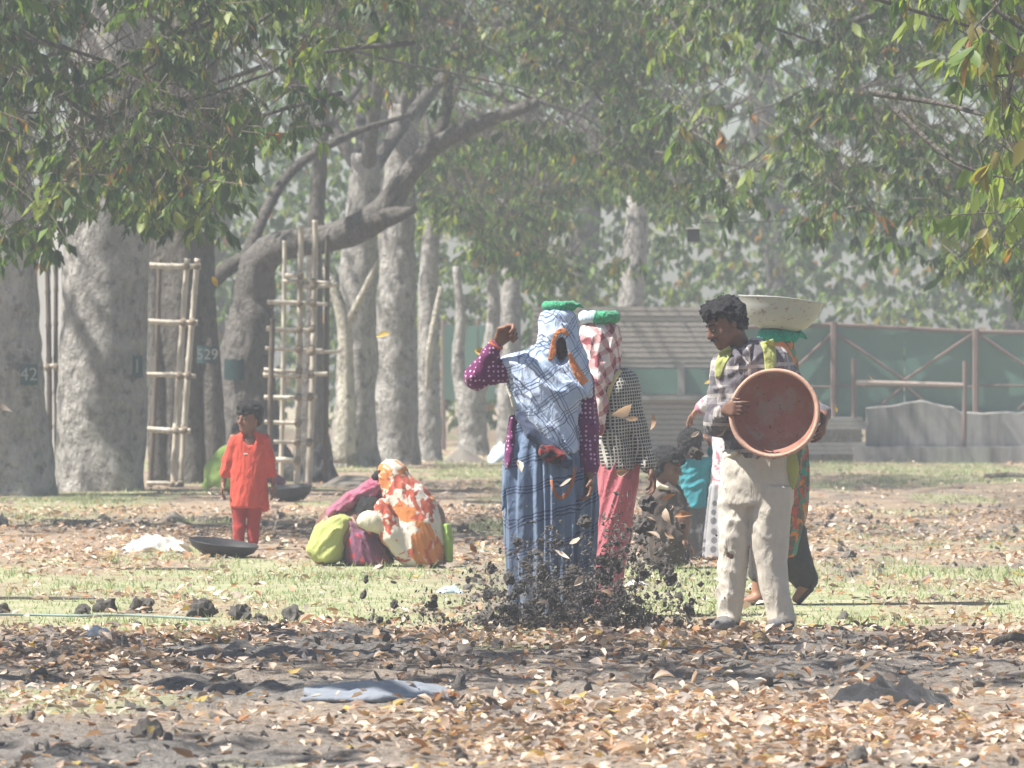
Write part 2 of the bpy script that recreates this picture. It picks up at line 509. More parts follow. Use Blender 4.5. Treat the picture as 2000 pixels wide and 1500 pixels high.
def twig_mesh(tw, r0=0.006, r1=0.002):
    n = len(tw)
    a, b = tw[:, 0], tw[:, 1]
    d = b - a; d /= np.linalg.norm(d, axis=1, keepdims=True) + 1e-9
    s = np.cross(d, np.array([0.3, 0.9, 0.2])); s /= np.linalg.norm(s, axis=1, keepdims=True) + 1e-9
    u = np.cross(s, d)
    V = []
    for p, r in ((a, r0), (b, r1)):
        for k in range(3):
            an = 2 * np.pi * k / 3
            V.append(p + r * (np.cos(an) * s + np.sin(an) * u))
    V = np.stack(V, 1).reshape(-1, 3)
    F = np.array([[0, 1, 4, 3], [1, 2, 5, 4], [2, 0, 3, 5]])
    F = (F[None] + (np.arange(n) * 6)[:, None, None]).reshape(-1, 4)
    return V, F

def crown(root, base, sets, leaf=0.18, per=11, n_single=0, limbs=None, limb_mat=None, pal=None):
    """sets: list of (points, in_view flag). Leaves as one mass, the largest in view as single leaves."""
    limbs = limbs or []
    for pts, rad in limbs:
        tube_obj('limb', pts, rad, limb_mat or M_BARKD, root, base, seg=9, sub=5, bump=0.1)
    Ps = []; flag = []; branch = []
    for C, f in sets:
        r = sprigs(C, leaf, per, 0.8, pal); Ps.append(r); flag.append(np.full(len(r[0]), f))
    P, D, N, S, ci = (np.concatenate([r[i] for r in Ps]) for i in range(5))
    tw = np.concatenate([r[5] for r in Ps]); flag = np.concatenate(flag)
    # each twig sits on a thin branchlet that runs back up into the crown
    k = len(tw); bl = tw[:, 0] + np.stack([RNG.normal(0, 0.25, k), RNG.normal(0, 0.25, k), RNG.uniform(0.2, 0.55, k)], 1)
    segs = np.concatenate([tw, np.stack([bl, tw[:, 0]], 1)])
    nb = min(len(bl), 60 if n_single else 25)
    for a in bl[RNG.choice(len(bl), nb, replace=False)]:
        pts = [a]
        step = np.array([RNG.normal(0, .35), RNG.normal(0, .3), .22])
        for q in range(3): pts.append(pts[-1] + step * RNG.uniform(.6, 1.2) + RNG.normal(0, .06, 3))
        v, f = tube(pts, [.007, .012, .018, .024], 5, 3, 0.1, cap=False)
        branch.append((v, f))
    v, f = twig_mesh(segs)
    tag(link('twigs', mesh_np('twigs', v - np.asarray(base), f, M_TWIG), root), kind='stuff')
    v, f = join(branch); tag(link('branchlets', mesh_np('branchlets', v - np.asarray(base), f, M_BARKD), root), kind='stuff')
    keep = np.ones(len(P), bool)
    if n_single:
        cand = np.where(flag)[0]
        pxx = 1000 + P[cand, 0] / P[cand, 1] * FPX; pyy = HORIZON - (P[cand, 2] - EYE) / P[cand, 1] * FPX
        ok = (pxx > 10) & (pxx < 1990) & (pyy > 10)
        cand = cand[ok]
        sel = cand[np.argsort(P[cand, 1] / S[cand])[:n_single]]
        s, d, n = frames(D[sel], N[sel])
        for q, i in enumerate(sel):
            place_leaf('leaf', random.choice(LEAFV[ci[i]]), P[i], s[q], d[q], n[q], S[i], root, base)
        keep[sel] = False
    cols = GREEN[ci[keep]] * RNG.uniform(0.75, 1.25, (keep.sum(), 1))
    leaf_cloud('foliage', P[keep], D[keep], N[keep], S[keep], cols, M_LEAF, root, base, fine=flag[keep].astype(bool))

def tree_root(name, base, label, group=None):
    return empty(name, base, label, 'tree', group)

AV = 'grey trunked avenue trees'

# ---- overhanging trees whose trunks stand beside the view
def side_tree(base, trunk_r, htr, label, sets, leaf, n_single, limb_ends, mat=M_BARKD, per=11, name='shade_tree', pal=None):
    base = np.array(base, float)
    r = tree_root(name, base, label, 'shade trees with low crowns')
    top = base + np.array([0.2, 0.1, htr])
    tube_obj('trunk', [base + (0, 0, -0.15), base + (0.03, 0, 0.5), base + (0, 0.05, 2), top], [trunk_r * 1.5, trunk_r * 1.1, trunk_r, trunk_r * 0.75], mat, r, base, seg=20, lobes=0.06)
    limbs = []
    for e in limb_ends:
        e = np.array(e, float); mid = (top + e) / 2 + np.array([0, 0, 0.5])
        limbs.append(([top - (0, 0, 0.4), mid, e], [trunk_r * 0.5, trunk_r * 0.3, 0.03]))
    crown(r, base, sets, leaf, per, n_single, limbs, mat, pal)
    return r

LEFT_POLY = [(-120, -200), (800, -200), (770, 120), (700, 190), (620, 240), (585, 300), (520, 330), (480, 350), (430, 450), (345, 480), (260, 430), (190, 440), (150, 410), (95, 500), (-40, 540), (-120, 500)]
side_tree((-6.6, 51, 0), 0.36, 4.6, 'tree with dark low crown overhanging the two thickest trunks, green and orange leaves',
          [(poly_points(LEFT_POLY, 1500, 46, 54, 0.42), True), (box_points(750, -9, -0.6, 47, 55, 6.0, 9.0), False)], 0.17, 300,
          [(-3.4, 49, 5.0), (-2.2, 52, 5.6), (-4.2, 47, 5.4), (-8.5, 54, 6)])

NEAR_POLY = [(1800, -150), (2250, -150), (2250, 620), (2010, 520), (1925, 500), (1935, 440), (1905, 350), (1960, 280), (1920, 215), (1850, 130), (1830, 60), (1795, 40)]
side_tree((6.4, 40.5, 0), 0.3, 3.6, 'bright sunlit leafy tree nearest the basin carriers, branch tips hanging down',
          [(poly_points(NEAR_POLY, 200, 37.5, 40.5, 0.3), True), (box_points(110, 5.0, 9, 39, 43, 4.6, 7), False)], 0.2, 300,
          [(3.7, 39, 3.7), (3.6, 39.2, 2.8), (5, 42, 5)], per=10, pal=YOUNG_LIT_P)

RIGHT_POLY = [(1290, -200), (2100, -200), (2100, 610), (1960, 590), (1880, 560), (1800, 500), (1740, 520), (1650, 480), (1560, 470), (1500, 420), (1430, 440), (1360, 360), (1300, 250)]
side_tree((7.4, 60, 0), 0.4, 5.0, 'broad tree with hazy green crown hanging above the green fence',
          [(poly_points(RIGHT_POLY, 1700, 55, 66, 0.45), True), (box_points(500, 1.5, 10, 56, 66, 6.3, 9.5), False)], 0.165, 300,
          [(3.2, 58, 4.6), (2.2, 61, 5.4), (4.6, 57, 3.9), (5, 63, 6)])

# foreground tree: its crown is above the picture and dapples the near ground
fg_sets = [(box_points(820, -7.8, 0.6, 24.9, 30.0, 4.6, 7.6, 0.5, 0.55), False), (box_points(220, -7.0, 0.4, 19.0, 22.0, 4.6, 6.6, 0.5, 0.5), False)]
side_tree((-6.3, 27.5, 0), 0.34, 4.4, 'tree beside the litter covered foreground, crown spreading overhead', fg_sets, 0.2, 0,
          [(-2, 28, 5.6), (0.5, 29, 6.2), (-3, 22, 5.6), (-5, 30, 6.4)])

# ---- the avenue row on the left
def trunk_px(px, py, rows, d=None):
    """rows: (py, px_left, px_right) -> axis points and radii at distance d"""
    d = gdist(py) if d is None else d
    P = []; R = []
    for y, a, b in rows:
        P.append(pix((a + b) / 2, y, d)); R.append((b - a) / 2 / FPX * d)
    return np.array(P), np.array(R), d

def high_crown(base, n=420, rx=3.6, z0=5.7, z1=9.0):
    return box_points(n, base[0] - rx, base[0] + rx, base[1] - rx, base[1] + rx, z0, z1, 0.47, 0.55)

def avenue(rows, py, label, mat=M_BARK, ncrown=300, lobes=0.08, extra=(), seed=1.0, crown_sets=None, n_single=0, leaf=0.2, limbs=None, z0=None):
    P, R, d = trunk_px(0, py, rows)
    base = np.array([P[0][0], d, 0.0])
    P[0][2] = -0.12
    r = tree_root('avenue_tree', base, label, AV)
    if z0 is None:
        top = P[-1] + np.array([0.1, 0, 1.5]); P = np.vstack([P, top]); R = np.append(R, R[-1] * 0.85)
    tube_obj('trunk', P, R, mat, r, base, seg=44, sub=18, bump=0.10, lobes=lobes, seed=seed)
    for pts, rad, m in extra:
        tube_obj('limb', pts, rad, m, r, base, seg=14, sub=8, bump=0.09, seed=seed)
    sets = [(high_crown(base, int(ncrown * 1.35)), False)] + (crown_sets or [])
    top = P[-1]
    lb = [([top - (0, 0, 0.3), top + (dx * 0.5, dy * 0.5, 0.9), top + (dx, dy, 1.4)], [R[-1] * 0.55, R[-1] * 0.35, 0.03]) for dx, dy in ((1.8, 0.8), (-1.7, 0.6), (0.4, -1.9), (-0.3, 2.0))] if z0 is None else []
    crown(r, base, sets, leaf, 9, n_single, lb + (limbs or []), M_BARKD)
    return r, base, d

def fnt(txt, size, mat, name, parent, M):
    cu = bpy.data.curves.new('digits', 'FONT'); cu.body = txt; cu.size = size; cu.align_x = 'CENTER'; cu.align_y = 'CENTER'; cu.extrude = 0.002
    tmp = bpy.data.objects.new('tmp', cu); COL.objects.link(tmp)
    dg = bpy.context.evaluated_depsgraph_get()
    me = bpy.data.meshes.new_from_object(tmp.evaluated_get(dg))
    bpy.data.objects.remove(tmp); bpy.data.curves.remove(cu)
    me.materials.clear(); me.materials.append(mat)
    o = link(name, me, parent); o.matrix_basis = M
    return o

M_PLATE = simple('plate_green', (0.045, 0.10, 0.10), 0.9, 14, 0.5)
M_DIGIT = simple('digit_white', (0.42, 0.46, 0.46), 0.8, 40, 0.5)

def number_patch(root, base, px, py, w, h, d, r, txt, ang=0.0, faded=False):
    """green paint patch curved round the trunk with white digits"""
    c = pix(px, py, d - r) - base
    wm, hm = w / FPX * d, h / FPX * d
    n = 9; V = []
    R = r * 1.02
    cx = c[0] - R * math.sin(ang); cyy = c[1] + R * math.cos(ang)
    for zz in (-hm / 2, hm / 2):
        for i in range(n):
            a = ang + (i / (n - 1) - 0.5) * wm / R
            V.append((cx + (R + 0.012) * math.sin(a), cyy - (R + 0.012) * math.cos(a), c[2] + zz + 0.01 * math.sin(i * 2.1)))
    F = [(i, i + 1, n + i + 1, n + i) for i in range(n - 1)]
    p = link('number_plate', mesh_np('number_plate', np.array(V), np.array(F), M_PLATE), root)
    if txt:
        M = Matrix.Translation((c[0], c[1] - 0.03, c[2])) @ Euler((math.radians(90), 0, ang)).to_matrix().to_4x4()
        fnt(txt, hm * 0.85, M_DIGIT, 'digits', p, M)

# tree 1: left edge
r1, b1, d1 = avenue([(970, -75, 112), (930, -62, 104), (800, -55, 88), (650, -48, 78), (520, -45, 72), (300, -50, 62)], 970,
                    'rough grey trunk at the end of the row with faint number 42', M_BARK, 300, 0.05, seed=3.0)
number_patch(r1, b1, 57, 732, 34, 42, d1, 0.36, '42', 0.35)
r0, b0, d0 = avenue([(972, -420, -240), (900, -405, -250), (650, -400, -255), (400, -395, -260)], 972, 'added unseen grey trunk past the trunk numbered 42, crown shading the row', M_BARK, 420, 0.05, seed=13.0)  # added off-frame tree, its crown shades the numbered trunks
# tree 2: thickest pale trunk
r2, b2, d2 = avenue([(964, 98, 292), (930, 106, 286), (840, 112, 282), (700, 116, 284), (560, 120, 286), (430, 122, 290), (250, 130, 295)], 962,
                    'thickest pale grey trunk beside the bamboo ladder, dark plate at its side', M_BARK, 300, 0.04, seed=9.0)
number_patch(r2, b2, 268, 716, 26, 44, d2, 0.47, '1', 0.75)
# tree 3: dark trunk of several fused stems behind bamboo
d3 = gdist(944)
ex = []
for (x0, x1, x2, w) in ((310, 306, 300, 17), (338, 335, 330, 16), (420, 412, 395, 20)):
    ex.append(([pix(x0, 950, d3 - 0.25), pix(x1, 720, d3 - 0.22), pix(x2, 480, d3 - 0.1), pix(x2, 300, d3)], [w / FPX * d3 * q for q in (1.3, 1.0, 0.9, 0.7)], M_BARKD))
r3, b3, d3 = avenue([(946, 290, 440), (900, 296, 428), (760, 300, 418), (600, 296, 415), (450, 295, 420), (280, 300, 420)], 944,
                    'dark trunk of fused stems with green number plate 529', M_BARKD, 260, 0.16, ex, seed=5.0)
number_patch(r3, b3, 405, 693, 40, 34, d3 - 0.28, 0.22, '529', 0.1)
# tree 4: leaning trunk with the long limb sweeping right, and a mid-distance crown
d4 = gdist(938)
bl = [pix(494, 640, d4), pix(498, 560, d4), pix(510, 508, d4 - 0.1), pix(560, 478, d4 - 0.3), pix(650, 463, d4 - 0.5), pix(735, 425, d4 - 0.6), pix(800, 340, d4 - 0.7), pix(850, 285, d4 - 0.8), pix(930, 245, d4 - 1.0), pix(1050, 200, d4 - 1.3)]
br = [w / FPX * d4 for w in (36, 42, 35, 29, 28, 29, 21, 18, 15, 10)]
stub = [pix(730, 430, d4 - 0.6), pix(780, 418, d4 - 0.9), pix(812, 408, d4 - 1.1)]
up2 = [pix(820, 320, d4 - 0.7), pix(868, 230, d4 - 0.7), pix(880, 120, d4 - 0.6), pix(905, -60, d4 - 0.4)]
lf2 = [pix(470, 520, d4), pix(560, 345, d4 + 0.6), pix(680, 265, d4 + 1.0), pix(800, 225, d4 + 1.4)]
ex = [(bl, br, M_BARK4), (stub, [24 / FPX * d4, 15 / FPX * d4, 5 / FPX * d4], M_BARKD), (up2, [15 / FPX * d4, 11 / FPX * d4, 8 / FPX * d4, 4 / FPX * d4], M_BARKD),
      (lf2, [14 / FPX * d4, 10 / FPX * d4, 8 / FPX * d4, 4 / FPX * d4], M_BARKD),
      ([pix(405, 560, d4), pix(450, 520, d4), pix(490, 500, d4)], [15 / FPX * d4] * 3, M_BARKD)]
MID_POLY = [(560, -150), (1400, -150), (1400, 300), (1330, 420), (1200, 360), (1100, 330), (1000, 300), (930, 240), (870, 230), (820, 180), (700, 240), (640, 200)]
MID2_POLY = [(820, 330), (920, 280), (1100, 330), (1330, 380), (1340, 500), (1180, 560), (1060, 560), (960, 520), (880, 520), (840, 440)]
r4, b4, d4 = avenue([(940, 428, 602), (880, 430, 560), (760, 432, 536), (680, 433, 530), (620, 445, 540), (575, 462, 535), (535, 480, 525)], 938,
                    'leaning trunk with one long bare limb sweeping up above the women', M_BARK4, 300, 0.06, ex, seed=7.0,
                    crown_sets=[(poly_points(MID_POLY, 1900, d4 - 6, d4 + 3, 0.45), True)], n_single=300, leaf=0.165, z0=1)
number_patch(r4, b4, 458, 722, 40, 40, d4, 0.32, '', 0.0)
# trees 5..: further along the row
r5, b5, d5 = avenue([(925, 568, 655), (860, 575, 645), (700, 592, 632), (560, 598, 630), (450, 600, 632)], 920, 'slim dark trunk close behind the bamboo frame poles', M_BARKD, 200, 0.05, seed=2.0)
d6 = gdist(912)
ex = [([pix(672, 905, d6 - 0.5), pix(676, 780, d6 - 0.5), pix(672, 640, d6 - 0.5), pix(650, 560, d6 - 0.5), pix(625, 515, d6 - 0.4)], [26 / FPX * d6, 17 / FPX * d6, 14 / FPX * d6, 10 / FPX * d6, 6 / FPX * d6], M_PALE),
      ([pix(675, 640, d6 - 0.5), pix(705, 580, d6 - 0.6), pix(738, 510, d6 - 0.7)], [9 / FPX * d6, 7 / FPX * d6, 4 / FPX * d6], M_PALE)]
r6, b6, d6 = avenue([(915, 634, 742), (860, 646, 738), (760, 655, 735), (640, 660, 735), (520, 665, 735)], 912, 'grey trunk with pale slender stems climbing its side', M_BARK, 220, 0.1, ex, seed=4.0)
r7, b7, d7 = avenue([(912, 728, 822), (870, 733, 818), (760, 735, 815), (640, 737, 812), (520, 740, 812), (420, 742, 812)], 908, 'straight cylindrical grey trunk behind the orange sari crouching figure', M_BARK, 220, 0.03, seed=6.0)
d8 = gdist(900)
ex = [([pix(835, 760, d8 - 0.5), pix(838, 690, d8 - 0.6), pix(850, 620, d8 - 0.6), pix(862, 560, d8 - 0.6)], [4 / FPX * d8, 7 / FPX * d8, 7 / FPX * d8, 5 / FPX * d8], M_PALE)]
r8, b8, d8 = avenue([(902, 812, 868), (850, 814, 862), (700, 816, 858), (560, 818, 856)], 900, 'narrow grey trunk with a broken pale branch stub', M_BARK, 160, 0.05, ex, seed=8.0)
d9 = gdist(890)
ex = [([pix(905, 770, d9), pix(895, 700, d9), pix(900, 620, d9), pix(890, 520, d9)], [17 / FPX * d9, 13 / FPX * d9, 10 / FPX * d9, 7 / FPX * d9], M_BARK),
      ([pix(930, 770, d9), pix(955, 690, d9), pix(965, 600, d9), pix(955, 500, d9)], [19 / FPX * d9, 16 / FPX * d9, 13 / FPX * d9, 9 / FPX * d9], M_BARK)]
r9, b9, d9 = avenue([(892, 888, 962), (850, 896, 952), (790, 890, 950), (745, 892, 945)], 890, 'trunk forking low into a wide V in front of the green sheet', M_BARK, 120, 0.05, ex, seed=1.5, z0=1)
r10, b10, d10 = avenue([(888, 968, 1030), (800, 972, 1022), (650, 976, 1018), (520, 980, 1015)], 886, 'hazy trunk standing behind the raised purple sleeve', M_BARK, 140, 0.05, seed=2.5)
d11 = gdist(880)
M2 = poly_points(MID2_POLY, 1500, 78, 94, 0.4)
r11, b11, d11 = avenue([(882, 1165, 1240), (780, 1178, 1228), (700, 1190, 1236), (620, 1205, 1248), (540, 1212, 1262)], 880, 'far trunk leaning right behind the red and white scarf', M_BARK, 200, 0.05, seed=3.5, crown_sets=[(M2, True)], n_single=0, leaf=0.17)

# ---- far wood closing the view
def far_wood():
    n = 17000
    x = RNG.uniform(-22, 22, n); y = np.where(x < 2.5, RNG.uniform(102, 134, n), RNG.uniform(108, 136, n))
    low = np.where(x > 4, 1.0, 0.1) + 1.0 * vnoise(x * 0.35, y * 0.2)
    z = low + RNG.random(n) * (10.5 - low)
    C = np.stack([x, y, z], 1)
    C = C[vnoise(x * 0.45, y * 0.3, z * 0.5) > 0.12]
    P, D, N, S, ci, tw = sprigs(C, 0.235, 12)
    cols = GREEN[ci] * RNG.uniform(0.75, 1.3, (len(P), 1))
    o = leaf_cloud('far_wood', P, D, N, S, cols, M_LEAF, wid=1.4, fine=np.zeros(len(P), bool))
    tag(o, 'hazy mass of far trees closing the view behind the fence', 'trees')
far_wood()
for i, (x, y, h) in enumerate(((-13, 118, 9), (-9.5, 114, 9), (-6, 120, 9), (-2.2, 113, 9), (1.2, 118, 9), (5.2, 121, 10), (9.5, 116, 10), (13, 120, 10))):
    v, f = tube([(x, y, -0.1), (x + 0.1, y, h * 0.3), (x + 0.3 * (-1) ** i, y, h * 0.65), (x - 0.2, y, h)], [0.42, 0.3, 0.26, 0.14], 14, 6, 0.08, i)
    o = link('far_trunk', mesh_np('far_trunk', v - np.array([x, y, 0]), f, M_BARKD), None, (x, y, 0))
    tag(o, 'dim grey trunk under the far hazy wood', 'tree trunk', 'trunks of the far wood')

# ------------------------------------------------------------------ haze: dust hanging in the air
def box_mesh(name, x0, x1, y0, y1, z0, z1, mat=None):
    V = np.array([(x, y, z) for z in (z0, z1) for y in (y0, y1) for x in (x0, x1)], float)
    F = np.array([(0, 2, 3, 1), (4, 5, 7, 6), (0, 1, 5, 4), (2, 6, 7, 3), (0, 4, 6, 2), (1, 3, 7, 5)])
    return mesh_np(name, V, F, mat, False)

def make_haze():
    m = bpy.data.materials.new('haze_air'); m.use_nodes = True
    t = m.node_tree; t.nodes.clear()
    o = t.nodes.new('ShaderNodeOutputMaterial'); v = t.nodes.new('ShaderNodeVolumePrincipled')
    v.inputs['Color'].default_value = (0.82, 0.89, 0.99, 1)
    v.inputs['Density'].default_value = HAZE_DENSITY
    v.inputs['Anisotropy'].default_value = 0.25
    t.links.new(v.outputs[0], o.inputs['Volume'])
    tag(link('haze', box_mesh('haze', -135, 135, -34, 205, -1.2, 18, m)), 'pale dust hanging in the air under the trees', 'haze', kind='stuff')
make_haze()

# ------------------------------------------------------------------ fence, shed, bamboo frames
def add_box(parent, name, lo, hi, mat, base, bevel=0.0):
    lo = np.asarray(lo, float); hi = np.asarray(hi, float)
    me = box_mesh(name, lo[0] - base[0], hi[0] - base[0], lo[1] - base[1], hi[1] - base[1], lo[2] - base[2], hi[2] - base[2], mat)
    return link(name, me, parent)

M_GSHEET = simple('green_sheet', (0.105, 0.205, 0.165), 0.6, 3.0, 0.25, 0.1)
M_RUST = simple('rusty_steel', (0.21, 0.15, 0.13), 0.85, 20, 0.4)
def wall_mat():
    t = NT('stained_plaster'); co = t.coord()
    a = t.noise(t.mapping(co, (1, 1, .12)), 5, 5, .65); b = t.noise(co, 2.5, 5, .6)
    c = t.mix(t.ramp(a, [(.45, (0, 0, 0)), (.65, (.8, .8, .8))]), t.mix(b, (.34, .33, .32), (.24, .235, .23)), (.11, .108, .105))
    return t.done(t.principled(c, .92, t.bump(b, .4, .03), spec=.1))
M_GREYWALL = wall_mat()
M_CONC = simple('concrete', (0.30, 0.29, 0.28), 0.9, 12, 0.35, 0.3)
M_HEAP = simple('heap_soil', (0.2, 0.18, 0.155), .95, 20, .4, .6, .1)
M_SAND = simple('sand_heap', (0.5, 0.44, 0.36), 0.95, 20, 0.3, 0.4)
M_WHITEP = simple('white_sack', (0.6, 0.59, 0.54), 0.7, 12, 0.2, 0.4)

def wavy_sheet(name, x0, x1, z0f, z1f, y, n, mat, base, parent, amp=0.01, th=0.012):
    xs = np.linspace(x0, x1, n); V = []
    for yy in (0, th):
        for k, f in ((0, z0f), (1, z1f)):
            for x in xs: V.append((x, y + yy + amp * math.sin(x * 5), f(x)))
    V = np.array(V) - base; F = []
    for i in range(n - 1):
        F += [(i, i + 1, n + i + 1, n + i), (2 * n + i + 1, 2 * n + i, 3 * n + i, 3 * n + i + 1), (n + i, n + i + 1, 3 * n + i + 1, 3 * n + i), (i + 1, i, 2 * n + i, 2 * n + i + 1)]
    return link(name, mesh_np(name, V, np.array(F), mat, False), parent)

def bar(parent, name, a, b, r, mat, base, seg=6):
    v, f = tube([a, (np.asarray(a) + np.asarray(b)) / 2, b], [r, r, r], seg, 2, 0.0)
    return link(name, mesh_np(name, v - np.asarray(base), f, mat, False), parent)

def fence():
    d = 86.5; s = d / FPX
    base = np.array([5.0, d, 0.0])
    r = empty('site_fence', base, 'green sheet fence on rusty steel frame above low grey wall', 'fence')
    X = lambda px: (px - 1000) * s
    Z = lambda py: EYE + (HORIZON - py) * s
    top = lambda x: Z(np.interp(x / s + 1000, [1540, 1630, 1750, 1900, 2300], [640, 634, 640, 648, 655]))
    # each panel between uprights is a sheet of its own
    ups = [1430, 1628, 1905, 2180, 2450]
    for a, b in zip(ups[:-1], ups[1:]):
        for c0, c1 in ((a, (a + b) / 2), ((a + b) / 2, b)):
            wavy_sheet('panel', X(c0) + 0.006, X(c1) - 0.006, lambda x: 0.55, top, d, 8, M_GSHEET, base, r)
        A, B = (lambda p, q: np.array([X(p), d - 0.04, Z(q)])), None
        bar(r, 'brace', A(a, 648), A(a + (b - a) * 0.55, 752), 0.022, M_RUST, base)
        bar(r, 'brace', A(b, 648), A(a + (b - a) * 0.45, 752), 0.022, M_RUST, base)
        bar(r, 'brace', A(a + (b - a) * 0.5, 752), A(a + (b - a) * 0.3, 800), 0.018, M_RUST, base)
        bar(r, 'brace', A(a + (b - a) * 0.5, 752), A(a + (b - a) * 0.7, 800), 0.018, M_RUST, base)
        bar(r, 'rail', np.array([X(a), d - 0.03, float(top(X(a)))]), np.array([X(b), d - 0.03, float(top(X(b)))]), 0.03, M_RUST, base)
        bar(r, 'rail', A(a, 752), A(b, 756), 0.016, M_RUST, base)
    for u in ups: bar(r, 'post', np.array([X(u), d - 0.06, 0.5]), np.array([X(u), d - 0.06, float(top(X(u))) + 0.04]), 0.045, M_RUST, base)
    # low wall with broken top
    y0 = d - 0.35; n = 60
    xs = np.linspace(X(1690), X(2600), n); V = []; F = []
    for x in xs:
        zt = 0.72 + 0.05 * (float(vnoise(x * 1.1, 3.0)) - 0.5) + 0.03 * float(vnoise(x * 9, 1.0)) + 0.10 * math.exp(-((x - X(1790)) / 0.35) ** 2) - 0.07 * (x > X(1860))
        V += [(x, y0, -0.05), (x, y0, zt), (x, y0 + 0.25, zt + 0.02), (x, y0 + 0.25, -0.05)]
    for i in range(n - 1):
        a = i * 4
        F += [(a, a + 4, a + 5, a + 1), (a + 1, a + 5, a + 6, a + 2), (a + 2, a + 6, a + 7, a + 3)]
    F.append((0, 1, 2, 3))
    w = empty('low_wall', (xs[0], y0, 0), 'low grey plastered wall with broken top under the green sheets', 'wall')
    link('wall_body', mesh_np('wall_body', np.array(V) - np.array([xs[0], y0, 0]), np.array(F), M_GREYWALL, False), w)
    add_box(w, 'plinth', (xs[0] - 0.2, y0 - 0.3, -0.05), (xs[-1], y0 - 0.02, 0.22), M_GREYWALL, np.array([xs[0], y0, 0]))
    # H shaped rail in front
    y1 = y0 - 0.15
    hb = np.array([X(1770), y1, 0.22])
    h = empty('pipe_rail', hb, 'rusty pipe rail standing on the wall plinth', 'rail')
    q = lambda p, yy: np.array([X(p), y1, Z(yy)])
    bar(h, 'post', np.array([X(1664), y1, 0.2]), q(1664, 700), 0.035, M_RUST, hb, 8)
    bar(h, 'post', np.array([X(1878), y1, 0.2]), q(1880, 705), 0.035, M_RUST, hb, 8)
    bar(h, 'crossbar', q(1664, 746), q(1878, 752), 0.03, simple('worn_rail', (0.5, 0.4, 0.36), 0.8, 25, 0.5), hb, 8)
fence()

def mound(name, px, py, w, h, mat, label, cat, seed, depth=0.8):
    c = gpt(px, py); s = c[1] / FPX
    n = 22; V = []; F = []
    for j in range(n):
        for i in range(n):
            u, v = i / (n - 1) * 2 - 1, j / (n - 1) * 2 - 1
            rr = math.hypot(u, v)
            z = (0.5 + 0.5 * math.cos(math.pi * min(1.0, rr))) * h * s * (0.7 + 0.6 * float(vnoise(u * 3 + seed, v * 3)))
            V.append((u * w * s / 2, v * depth, z + 0.02 * (float(vnoise(u * 9 + seed, v * 9)) - 0.5) - 0.03))
    for j in range(n - 1):
        for i in range(n - 1):
            a = j * n + i; F.append((a, a + 1, a + n + 1, a + n))
    o = link(name, mesh_np(name, np.array(V), np.array(F), mat), None, c)
    return tag(o, label, cat)
mound('sand_heap', 1880, 902, 150, 24, M_SAND, 'pale low sand heap at the foot of the grey wall', 'heap', 1)
mound('soil_heap', 905, 902, 120, 24, M_HEAP, 'grey soil heap below the forking trunk', 'heap', 2)
mound('soil_heap', 690, 950, 200, 26, M_HEAP, 'grey brown soil heap behind the crouching women', 'heap', 5)
mound('soil_heap', 340, 1022, 90, 26, M_HEAP, 'small grey clod heap on the leaf litter behind the white bundle', 'heap', 6, 0.4)

def shed():
    d = 93.0; s = d / FPX
    X = lambda px: (px - 1000) * s
    Z = lambda py: EYE + (HORIZON - py) * s
    base = np.array([X(1310), d, 0])
    r = empty('brick_shed', base, 'grey shed of thin brick courses with green sheet band', 'shed')
    t = NT('brick_courses'); co = t.coord(); z = t.n('SeparateXYZ', i0=co).outputs[2]
    v = t.noise(co, 12, 4); wob = t.mth('MULTIPLY', v, 0.03)
    m = stripe(t, t.mth('ADD', z, wob), 0.078, 0.02)
    c = t.mix(m, t.mix(v, (0.46, 0.42, 0.38), (0.32, 0.29, 0.26)), (0.16, 0.145, 0.13))
    mb = t.done(t.principled(c, 0.9, t.bump(m, -0.5, 0.02), spec=0.1))
    # every course is a row of its own, slightly proud and uneven
    zc = 0.0; i = 0
    me_low = []
    while zc < 2.25:
        if not (0.90 < zc < 1.30):
            off = 0.015 * random.random()
            add_box(r, 'course', (X(1040) + off, d - 0.02 - off, zc), (X(1452) - off * 2, d + 0.2, zc + 0.066), mb, base)
        zc += 0.078; i += 1
    add_box(r, 'backing', (X(1042), d + 0.01, 0), (X(1450), d + 0.18, 2.22), M_CONC, base)
    for a, b in ((1050, 1225), (1225, 1330), (1330, 1440)):
        add_box(r, 'green_panel', (X(a) + 0.01, d - 0.09, 0.93), (X(b) - 0.01, d - 0.07, 1.31), M_GSHEET, base)
    for p in (1050, 1330, 1440): add_box(r, 'post', (X(p) - 0.05, d - 0.16, 0.86), (X(p) + 0.05, d - 0.1, 1.4), M_CONC, base)
    add_box(r, 'ledge', (X(1045), d - 0.22, 0.84), (X(1448), d - 0.03, 0.905), M_CONC, base)
shed()

def sheet_stack():
    d = 87.0; s = d / FPX
    X = lambda px: (px - 1000) * s
    base = np.array([X(1620), d - 0.6, 0])
    r = empty('sheet_stack', base, 'dark stack of flat boards beside the low grey wall', 'stack')
    z = 0.0
    while z < 0.62:
        o1, o2 = random.uniform(-0.06, 0.06), random.uniform(-0.08, 0.05)
        add_box(r, 'board', (X(1540) + o1, d - 1.1, z), (X(1682) + o2, d - 0.5, z + 0.052), M_CONC if random.random() < 0.6 else M_BARKD, base); z += 0.058
sheet_stack()
